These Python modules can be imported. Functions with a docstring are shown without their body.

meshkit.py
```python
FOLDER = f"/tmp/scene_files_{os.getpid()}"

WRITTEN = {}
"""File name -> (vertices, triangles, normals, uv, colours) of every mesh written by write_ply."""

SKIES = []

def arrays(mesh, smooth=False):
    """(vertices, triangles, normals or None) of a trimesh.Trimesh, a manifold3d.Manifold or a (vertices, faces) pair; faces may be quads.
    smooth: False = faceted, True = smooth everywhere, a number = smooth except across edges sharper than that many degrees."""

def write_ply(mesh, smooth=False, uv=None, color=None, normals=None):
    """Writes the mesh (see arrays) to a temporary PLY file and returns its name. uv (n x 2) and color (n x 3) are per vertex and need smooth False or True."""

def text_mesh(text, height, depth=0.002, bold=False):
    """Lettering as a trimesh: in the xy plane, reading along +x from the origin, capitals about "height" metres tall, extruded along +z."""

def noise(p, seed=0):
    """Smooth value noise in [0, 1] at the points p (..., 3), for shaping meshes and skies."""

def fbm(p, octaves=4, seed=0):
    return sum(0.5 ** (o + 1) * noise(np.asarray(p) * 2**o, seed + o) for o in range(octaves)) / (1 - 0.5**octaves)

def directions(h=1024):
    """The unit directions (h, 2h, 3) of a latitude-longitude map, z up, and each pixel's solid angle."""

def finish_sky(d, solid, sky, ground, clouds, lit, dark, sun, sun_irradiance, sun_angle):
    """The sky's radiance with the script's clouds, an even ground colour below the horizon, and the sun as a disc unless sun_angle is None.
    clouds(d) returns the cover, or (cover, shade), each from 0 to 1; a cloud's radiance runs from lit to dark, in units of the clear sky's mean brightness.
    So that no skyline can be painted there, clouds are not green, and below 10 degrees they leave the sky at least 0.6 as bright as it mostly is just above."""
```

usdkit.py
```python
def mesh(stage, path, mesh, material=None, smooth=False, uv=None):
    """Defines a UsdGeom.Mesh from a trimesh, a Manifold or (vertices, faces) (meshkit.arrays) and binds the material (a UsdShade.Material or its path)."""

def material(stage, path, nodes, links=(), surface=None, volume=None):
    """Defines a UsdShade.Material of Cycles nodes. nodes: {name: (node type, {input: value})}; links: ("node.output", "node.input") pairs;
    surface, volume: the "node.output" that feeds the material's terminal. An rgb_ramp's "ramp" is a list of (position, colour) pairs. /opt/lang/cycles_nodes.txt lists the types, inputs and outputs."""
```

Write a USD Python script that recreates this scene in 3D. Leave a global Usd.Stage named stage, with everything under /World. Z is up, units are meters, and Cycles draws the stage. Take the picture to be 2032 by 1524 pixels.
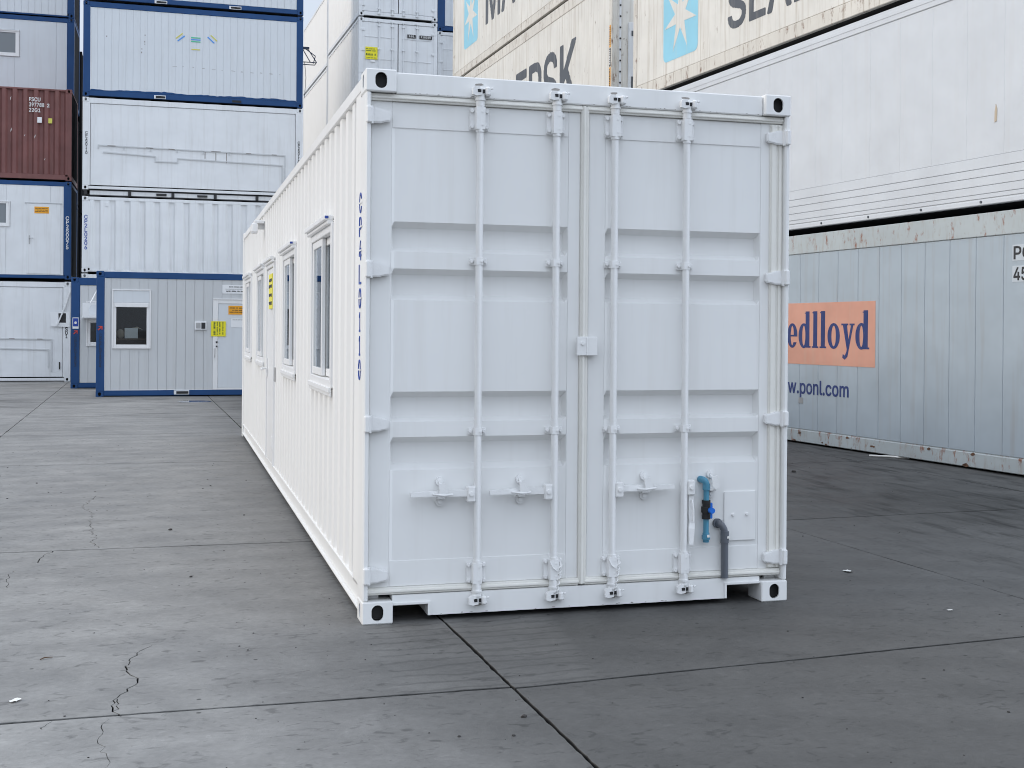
import math, random
import numpy as np, trimesh, manifold3d as m3
from scipy.spatial import ConvexHull
from shapely.geometry import Polygon, LineString, Point, box as sbox
from shapely import affinity, union_all
from pxr import Usd, UsdGeom, UsdLux, UsdShade, Gf, Sdf
import usdkit, meshkit

stage = Usd.Stage.CreateInMemory()
UsdGeom.SetStageUpAxis(stage, UsdGeom.Tokens.z)
UsdGeom.SetStageMetersPerUnit(stage, 1.0)
world = UsdGeom.Xform.Define(stage, '/World')
stage.SetDefaultPrim(world.GetPrim())
UsdGeom.Scope.Define(stage, '/World/Looks')

# ------------------------------------------------------------------ camera
F_PX, YAW, PITCH, ROLL = 2529.77, 0.29018, -0.0036873, 0.0078001
CAM_POS = np.array([-0.946705, -6.62096, 1.537727])
fw = np.array([math.sin(YAW) * math.cos(PITCH), math.cos(YAW) * math.cos(PITCH), math.sin(PITCH)])
r0 = np.cross(fw, [0, 0, 1]); r0 /= np.linalg.norm(r0); u0 = np.cross(r0, fw)
rt = math.cos(ROLL) * r0 + math.sin(ROLL) * u0
up = -math.sin(ROLL) * r0 + math.cos(ROLL) * u0
cam = UsdGeom.Camera.Define(stage, '/World/camera')
cam.AddTransformOp().Set(Gf.Matrix4d(*rt, 0, *up, 0, *(-fw), 0, *CAM_POS, 1))
cam.CreateHorizontalApertureAttr(36.0)
cam.CreateVerticalApertureAttr(27.0)
cam.CreateFocalLengthAttr(36.0 * F_PX / 2032)
cam.CreateHorizontalApertureOffsetAttr(-83.7124 / 2032 * 36)
cam.CreateVerticalApertureOffsetAttr(-95.9226 / 2032 * 36)
cam.CreateClippingRangeAttr(Gf.Vec2f(0.05, 2000))
cam.CreateExposureAttr(-0.15)

# ------------------------------------------------------------------ sky and sun (thin bright overcast, low soft sun from the left)
SUN_EL, SUN_DIR = math.radians(24), np.array([-1.0, 0.15])
SUN_DIR = SUN_DIR / np.linalg.norm(SUN_DIR)
SUN_ROT = math.atan2(SUN_DIR[0], SUN_DIR[1])
sky_mat = usdkit.material(stage, '/World/Looks/sky_material', {
    'sky': ('sky_texture', {'sky_type': 'single_scattering', 'sun_disc': False, 'sun_elevation': SUN_EL, 'sun_rotation': SUN_ROT,
                            'air_density': 1.0, 'aerosol_density': 2.0, 'ozone_density': 1.0}),
    'tc': ('texture_coordinate', {}),
    'mp': ('mapping', {'scale': (1.0, 1.0, 2.2)}),
    'n': ('noise_texture', {'scale': 1.6, 'detail': 5.0, 'roughness': 0.55}),
    'rmp': ('map_range', {'from_min': 0.25, 'from_max': 0.7, 'to_min': 0.7, 'to_max': 0.92, 'clamp': True}),
    'sx': ('separate_xyz', {}), 'zm': ('map_range', {'from_min': 0.0, 'from_max': 1.0, 'to_min': 0.36, 'to_max': 1.0, 'clamp': True}),   # overcast: brighter overhead
    'cl': ('vector_math', {'math_type': 'scale', 'vector1': (16.6, 18.4, 21.2)}),
    'mix': ('mix_color', {}),
    'bg': ('background_shader', {'strength': 0.1}),
}, [('tc.generated', 'mp.vector'), ('mp.vector', 'n.vector'), ('n.fac', 'rmp.value'), ('rmp.result', 'mix.fac'),
    ('tc.generated', 'sx.vector'), ('sx.z', 'zm.value'), ('zm.result', 'cl.scale'), ('cl.vector', 'mix.b'), ('sky.color', 'mix.a'), ('mix.result', 'bg.color')], surface='bg.background')
dome = UsdLux.DomeLight.Define(stage, '/World/sky')
UsdShade.MaterialBindingAPI.Apply(dome.GetPrim()).Bind(sky_mat)
dome.GetPrim().SetCustomDataByKey('label', 'bright white thinly overcast sky above the stacks')
dome.GetPrim().SetCustomDataByKey('category', 'sky')
dome.GetPrim().SetCustomDataByKey('kind', 'structure')
sun = UsdLux.DistantLight.Define(stage, '/World/sun')
sun.CreateIntensityAttr(0.4); sun.CreateNormalizeAttr(True); sun.CreateAngleAttr(22.0)
sun.CreateColorAttr(Gf.Vec3f(1.0, 0.90, 0.77))
zd = np.array([SUN_DIR[0] * math.cos(SUN_EL), SUN_DIR[1] * math.cos(SUN_EL), math.sin(SUN_EL)])
xd = np.cross([0, 0, 1], zd); xd /= np.linalg.norm(xd); yd = np.cross(zd, xd)
sun.AddTransformOp().Set(Gf.Matrix4d(*xd, 0, *yd, 0, *zd, 0, 0, 0, 50, 1))

# ------------------------------------------------------------------ helpers: names, things, parts
used = {}
def numbered(path):
    n = used.get(path, -1) + 1; used[path] = n
    return path if n == 0 else f'{path}_{n:03d}'

def tag(prim, label=None, cat=None, group=None, kind=None):
    p = prim.GetPrim() if hasattr(prim, 'GetPrim') else prim
    for k, v in (('label', label), ('category', cat), ('group', group), ('kind', kind)):
        if v: p.SetCustomDataByKey(k, v)
    return prim

def thing(name, label, cat, loc=(0, 0, 0), rz=0.0, group=None, kind=None):
    x = UsdGeom.Xform.Define(stage, numbered('/World/' + name))
    x.AddTranslateOp().Set(Gf.Vec3d(*map(float, loc)))
    if rz: x.AddRotateZOp().Set(rz)
    tag(x, label, cat, group, kind)
    return str(x.GetPath())

def obj(name, mesh, mat, parent='/World', smooth=False, label=None, **k):
    if isinstance(mesh, MB): mesh = mesh.mesh()
    m = usdkit.mesh(stage, numbered(f'{parent}/{name}'), mesh, mat, smooth=smooth)
    tag(m, label, **k)
    return str(m.GetPath())

_s = np.array([(sx, sy, sz) for sx in (0, 1) for sy in (0, 1) for sz in (0, 1)])
def _cpts(lo, hi, c):
    P = []
    for s in _s:
        for a in range(3):
            q = np.where(s, hi - c, lo + c).astype(float); q[a] = hi[a] if s[a] else lo[a]; P.append(q)
    return np.array(P)
_u = _cpts(np.zeros(3), np.ones(3), 0.2)
_h = ConvexHull(_u); _f = []
for t_, eq in zip(_h.simplices, _h.equations):
    nn = np.cross(_u[t_[1]] - _u[t_[0]], _u[t_[2]] - _u[t_[0]])
    _f.append(t_ if nn @ eq[:3] > 0 else t_[::-1])
_CF = np.array(_f)
_BV = _s.astype(float)
_BF = np.array([[0, 1, 3], [0, 3, 2], [4, 6, 7], [4, 7, 5], [0, 4, 5], [0, 5, 1], [2, 3, 7], [2, 7, 6], [0, 2, 6], [0, 6, 4], [1, 5, 7], [1, 7, 3]])

class MB:
    def __init__(s): s.v, s.f, s.n = [], [], 0
    def add(s, v, f):
        v = np.asarray(v, float); f = np.asarray(f, int)
        if f.shape[1] == 4: f = np.vstack([f[:, [0, 1, 2]], f[:, [0, 2, 3]]])
        s.v.append(v); s.f.append(f + s.n); s.n += len(v); return s
    def tm(s, t, M=None):
        v = np.asarray(t.vertices)
        if M is not None: v = trimesh.transform_points(v, M)
        return s.add(v, t.faces)
    def box(s, x0, x1, y0, y1, z0, z1, c=0.0):
        lo, hi = np.array([min(x0, x1), min(y0, y1), min(z0, z1)], float), np.array([max(x0, x1), max(y0, y1), max(z0, z1)], float)
        if c > 0:
            c = min(c, (hi - lo).min() * 0.45); return s.add(_cpts(lo, hi, c), _CF)
        return s.add(lo + _BV * (hi - lo), _BF)
    def cyl(s, p, q, r, n=16, r2=None):
        p, q = np.array(p, float), np.array(q, float); d = q - p; L = np.linalg.norm(d); d /= L
        a = np.cross(d, [0, 0, 1.0] if abs(d[2]) < .9 else [1.0, 0, 0]); a /= np.linalg.norm(a); b = np.cross(d, a)
        th = np.arange(n) * 2 * math.pi / n; ring = np.cos(th)[:, None] * a + np.sin(th)[:, None] * b
        r2 = r if r2 is None else r2
        v = np.vstack([p + r * ring, q + r2 * ring, [p], [q]])
        i = np.arange(n); j = (i + 1) % n
        f = np.vstack([np.c_[i, j, j + n], np.c_[i, j + n, i + n], np.c_[j, i, np.full(n, 2 * n)], np.c_[i + n, j + n, np.full(n, 2 * n + 1)]])
        return s.add(v, f)
    def tube(s, pts, r, n=10):
        pts = np.array(pts, float); m = len(pts); rr = np.broadcast_to(r, m)
        t = np.gradient(pts, axis=0); t /= np.linalg.norm(t, axis=1)[:, None]
        a = np.cross(t[0], [0, 0, 1.0] if abs(t[0][2]) < .9 else [1.0, 0, 0]); V = []
        th = np.arange(n) * 2 * math.pi / n
        for k in range(m):
            a = a - t[k] * (a @ t[k]); a /= np.linalg.norm(a); b = np.cross(t[k], a)
            V.append(pts[k] + rr[k] * (np.cos(th)[:, None] * a + np.sin(th)[:, None] * b))
        v = np.vstack(V + [pts[:1], pts[-1:]]); F = []
        i = np.arange(n); j = (i + 1) % n
        for k in range(m - 1): F += [np.c_[i + k * n, j + k * n, j + (k + 1) * n], np.c_[i + k * n, j + (k + 1) * n, i + (k + 1) * n]]
        F += [np.c_[j, i, np.full(n, m * n)], np.c_[i + (m - 1) * n, j + (m - 1) * n, np.full(n, m * n + 1)]]
        return s.add(v, np.vstack(F))
    def prism(s, poly, d0, d1, plane='xz'):
        """polygon in (a,b) extruded between d0 and d1 along the remaining axis"""
        if not isinstance(poly, Polygon) and not hasattr(poly, 'geoms'): poly = Polygon(poly)
        for g in getattr(poly, 'geoms', [poly]):
            t = trimesh.creation.extrude_polygon(g, abs(d1 - d0), engine='earcut'); v = np.array(t.vertices); f = np.array(t.faces)
            lo = min(d0, d1)
            if plane == 'xz': w = np.c_[v[:, 0], v[:, 2] + lo, v[:, 1]]; f = f[:, ::-1]
            elif plane == 'yz': w = np.c_[v[:, 2] + lo, v[:, 0], v[:, 1]]
            else: w = np.c_[v[:, 0], v[:, 1], v[:, 2] + lo]
            s.add(w, f)
        return s
    def mesh(s): return trimesh.Trimesh(np.vstack(s.v), np.vstack(s.f), process=False)

def B(*a, **k): return MB().box(*a, **k)

# ------------------------------------------------------------------ materials
def paint(name, col, rough=0.42, dirt=0.0, dirtcol=(0.20, 0.15, 0.10), rust=0.0, rustcol=(0.20, 0.07, 0.03), dent=0.15, peel=0.04, var=0.05,
          streak=(7.0, 7.0, 0.35), metallic=0.0, spec=0.5, cover=(0.52, 0.78)):
    N = {'tc': ('texture_coordinate', {}),
         'nv': ('noise_texture', {'scale': 1.3, 'detail': 5.0, 'roughness': 0.6}),
         'rv': ('map_range', {'from_min': 0.3, 'from_max': 0.7, 'to_min': 1 - var, 'to_max': 1 + var, 'clamp': True}),
         'base': ('vector_math', {'math_type': 'scale', 'vector1': col}),
         'ms': ('mapping', {'scale': streak}),
         'ns': ('noise_texture', {'scale': 1.6, 'detail': 6.0, 'roughness': 0.62}),
         'rs': ('map_range', {'from_min': cover[0], 'from_max': cover[1], 'to_min': 0.0, 'to_max': dirt, 'clamp': True}),
         'md': ('mix_color', {'b': dirtcol}),
         'nr': ('noise_texture', {'scale': 9.0, 'detail': 8.0, 'roughness': 0.7}),
         'rr': ('map_range', {'from_min': 0.72 - 0.25 * rust, 'from_max': 0.80 - 0.22 * rust, 'to_min': 0.0, 'to_max': min(1.0, rust * 3), 'clamp': True}),
         'mr': ('mix_color', {'b': rustcol}), 'mnr': ('mapping', {'scale': (1.0, 1.0, 0.42)}),
         'nd': ('noise_texture', {'scale': 1.7, 'detail': 2.0, 'roughness': 0.4}),
         'npl': ('noise_texture', {'scale': 120.0, 'detail': 2.0}),
         'b1': ('bump', {'strength': dent, 'distance': 0.06, 'use_object_space': False}),
         'b2': ('bump', {'strength': peel, 'distance': 0.01}),
         'p': ('principled_bsdf', {'roughness': rough, 'metallic': metallic, 'specular_ior_level': spec})}
    L = [('tc.object', 'nv.vector'), ('nv.fac', 'rv.value'), ('rv.result', 'base.scale'), ('tc.object', 'ms.vector'), ('ms.vector', 'ns.vector'),
         ('ns.fac', 'rs.value'), ('base.vector', 'md.a'), ('rs.result', 'md.fac'), ('tc.object', 'mnr.vector'), ('mnr.vector', 'nr.vector'), ('nr.fac', 'rr.value'),
         ('md.result', 'mr.a'), ('rr.result', 'mr.fac'), ('mr.result', 'p.base_color'), ('tc.object', 'nd.vector'), ('tc.object', 'npl.vector'),
         ('nd.fac', 'b1.height'), ('npl.fac', 'b2.height'), ('b1.normal', 'b2.normal'), ('b2.normal', 'p.normal')]
    return usdkit.material(stage, '/World/Looks/' + name, N, L, surface='p.BSDF')

def plain(name, col, rough=0.5, metallic=0.0):
    return usdkit.material(stage, '/World/Looks/' + name, {'p': ('principled_bsdf', {'base_color': col, 'roughness': rough, 'metallic': metallic})}, surface='p.BSDF')

M = {}
M['white'] = paint('white_paint', (0.80, 0.80, 0.79), 0.36, dirt=0.14, dirtcol=(0.5, 0.46, 0.40), dent=0.05, peel=0.015, var=0.02)
M['white_side'] = paint('white_side_paint', (0.81, 0.805, 0.79), 0.42, dirt=0.08, dirtcol=(0.5, 0.46, 0.40), dent=0.0, peel=0.0, var=0.01)
M['white_hw'] = paint('white_hardware', (0.79, 0.79, 0.785), 0.38, dirt=0.12, dirtcol=(0.45, 0.42, 0.38), dent=0.05, peel=0.10, var=0.03, streak=(20, 20, 20))
M['gasket'] = paint('painted_gasket', (0.79, 0.775, 0.725), 0.55, dirt=0.12, dirtcol=(0.42, 0.39, 0.33), dent=0.05, var=0.03, streak=(10, 10, 10))
M['white_old'] = paint('old_white_paint', (0.72, 0.735, 0.75), 0.42, dirt=0.28, dirtcol=(0.36, 0.33, 0.29), rust=0.05, dent=0.22)
M['white_reefer'] = paint('reefer_white', (0.60, 0.625, 0.655), 0.34, dirt=0.16, dirtcol=(0.50, 0.46, 0.40), rust=0.0, dent=0.35, streak=(5, 5, .25))
M['cream_reefer'] = paint('aged_reefer_cream', (0.72, 0.70, 0.65), 0.5, dirt=0.7, dirtcol=(0.30, 0.23, 0.15), rust=0.36, rustcol=(0.16, 0.09, 0.05), dent=0.35, var=0.07, streak=(9, 9, .4), cover=(0.5, .85))
M['cream_rail'] = paint('aged_reefer_rail', (0.66, 0.63, 0.57), 0.5, dirt=0.75, dirtcol=(0.25, 0.19, 0.13), rust=0.6, rustcol=(0.17, 0.08, 0.04), dent=0.2, var=0.08, streak=(9, 9, 1.0))
M['pon_grey'] = paint('greyblue_reefer', (0.375, 0.43, 0.475), 0.45, dirt=0.40, dirtcol=(0.30, 0.27, 0.24), rust=0.10, rustcol=(0.16, 0.10, 0.07), dent=0.45, var=0.05, streak=(6, 6, .3))
M['pon_rail'] = paint('greyblue_rusty_rail', (0.42, 0.46, 0.47), 0.5, dirt=0.6, dirtcol=(0.30, 0.22, 0.15), rust=0.66, rustcol=(0.23, 0.075, 0.03), dent=0.2, var=0.08, streak=(9, 9, 2.0))
M['blue'] = paint('cabin_blue', (0.017, 0.062, 0.175), 0.5, spec=0.25, dirt=0.18, dirtcol=(0.05, 0.09, 0.16), rust=0.0, dent=0.1, var=0.12)
M['panel'] = paint('cabin_panel_grey', (0.55, 0.565, 0.575), 0.45, dirt=0.22, dirtcol=(0.38, 0.36, 0.33), dent=0.15, var=0.02)
M['panel_pale'] = paint('cabin_panel_pale', (0.64, 0.67, 0.70), 0.45, dirt=0.20, dirtcol=(0.42, 0.40, 0.37), dent=0.15, var=0.02)
M['maroon'] = paint('maroon_steel', (0.175, 0.070, 0.064), 0.55, dirt=0.45, dirtcol=(0.22, 0.11, 0.09), rust=0.16, rustcol=(0.10, 0.045, 0.035), dent=0.4, var=0.16, streak=(3, 3, .6))
M['gap_shade'] = paint('gap_shade_steel', (0.022, 0.023, 0.026), 0.8, spec=0.02, dirt=0.3, dirtcol=(0.05, 0.045, 0.04), rust=0.0, dent=0.3, var=0.15)  # deep shade of the stack gap painted in as a near-black wall colour
M['black'] = plain('black_rubber', (0.012, 0.012, 0.013), 0.6)
M['dark'] = plain('dark_recess', (0.03, 0.03, 0.032), 0.8)
M['upvc'] = paint('white_window_frame', (0.78, 0.78, 0.78), 0.3, dirt=0.12, dirtcol=(0.5, 0.48, 0.45), dent=0.02, var=0.01)
M['teal'] = paint('blue_pvc', (0.075, 0.26, 0.38), 0.35, dirt=0.2, dirtcol=(0.2, 0.3, 0.36), dent=0, var=0.06)
M['valve_blue'] = plain('valve_handle_blue', (0.015, 0.14, 0.55), 0.35)
M['grey_pvc'] = paint('grey_pvc', (0.105, 0.115, 0.135), 0.35, dirt=0.3, dirtcol=(0.2, 0.2, 0.21), dent=0, var=0.05)
M['yellow'] = plain('sign_yellow', (0.78, 0.70, 0.02), 0.4)
M['orange_sign'] = plain('sign_orange', (0.80, 0.36, 0.02), 0.4)
M['signwhite'] = plain('sign_white', (0.78, 0.79, 0.80), 0.35)
M['ink'] = plain('ink_black', (0.02, 0.02, 0.022), 0.5)
M['ink_blue'] = plain('ink_blue', (0.012, 0.05, 0.30), 0.45)
M['ink_green'] = plain('ink_olive', (0.10, 0.14, 0.03), 0.5)
M['ink_red'] = plain('ink_red', (0.55, 0.05, 0.03), 0.5)
M['ink_white'] = plain('ink_white', (0.75, 0.75, 0.74), 0.5)
M['ink_faint'] = plain('ink_faint', (0.016, 0.025, 0.05), 0.5)
M['ink_slate'] = paint('letter_slate', (0.075, 0.085, 0.10), 0.55, dirt=0.5, dirtcol=(0.30, 0.29, 0.27), rust=0.12, rustcol=(0.5, 0.48, 0.45), dent=0.1, var=0.15)
M['sky_blue'] = paint('emblem_light_blue', (0.28, 0.60, 0.75), 0.5, dirt=0.35, dirtcol=(0.45, 0.58, 0.62), rust=0.05, dent=0.2, var=0.05)
M['salmon'] = paint('faded_orange_panel', (0.62, 0.31, 0.225), 0.5, dirt=0.7, dirtcol=(0.56, 0.36, 0.27), rust=0.12, rustcol=(0.30, 0.12, 0.08), dent=0.3, var=0.10, streak=(6, 6, .4))
M['navy'] = paint('letter_navy', (0.018, 0.035, 0.145), 0.5, dirt=0.25, dirtcol=(0.2, 0.2, 0.25), rust=0.32, rustcol=(0.42, 0.45, 0.50), dent=0.1, var=0.15)
M['plate_pale'] = plain('pale_plate', (0.50, 0.545, 0.585), 0.5)
M['metal'] = plain('dull_metal', (0.45, 0.45, 0.45), 0.4, 0.8)
M['paper'] = plain('paper_white', (0.75, 0.74, 0.71), 0.7)
M['brown'] = plain('wood_brown', (0.10, 0.06, 0.035), 0.8)
M['beige'] = plain('beige_cloth', (0.5, 0.42, 0.32), 0.8)
M['st_green'] = plain('sticker_green', (0.10, 0.50, 0.30), 0.5)
M['st_blue'] = plain('sticker_blue', (0.08, 0.30, 0.72), 0.5)
M['st_yellow'] = plain('sticker_yellow', (0.62, 0.58, 0.10), 0.5)
M['glass'] = usdkit.material(stage, '/World/Looks/window_glass', {
    'fr': ('fresnel', {'IOR': 1.5}), 'ma': ('math', {'math_type': 'multiply_add', 'value2': 1.0, 'value3': 0.0}), 't': ('transparent_bsdf', {'color': (0.86, 0.89, 0.90)}),
    'g': ('glossy_bsdf', {'color': (0.9, 0.92, 0.95), 'roughness': 0.02}), 'm': ('mix_closure', {})},
    [('fr.fac', 'ma.value1'), ('ma.value', 'm.fac'), ('t.BSDF', 'm.closure1'), ('g.BSDF', 'm.closure2')], surface='m.closure')
M['grey_glass'] = plain('frosted_grey_glass', (0.20, 0.22, 0.235), 0.15)
M['water'] = usdkit.material(stage, '/World/Looks/puddle_water', {'p': ('principled_bsdf', {'base_color': (0.05, 0.05, 0.055), 'roughness': 0.03, 'specular_ior_level': 0.7})}, surface='p.BSDF')

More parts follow.
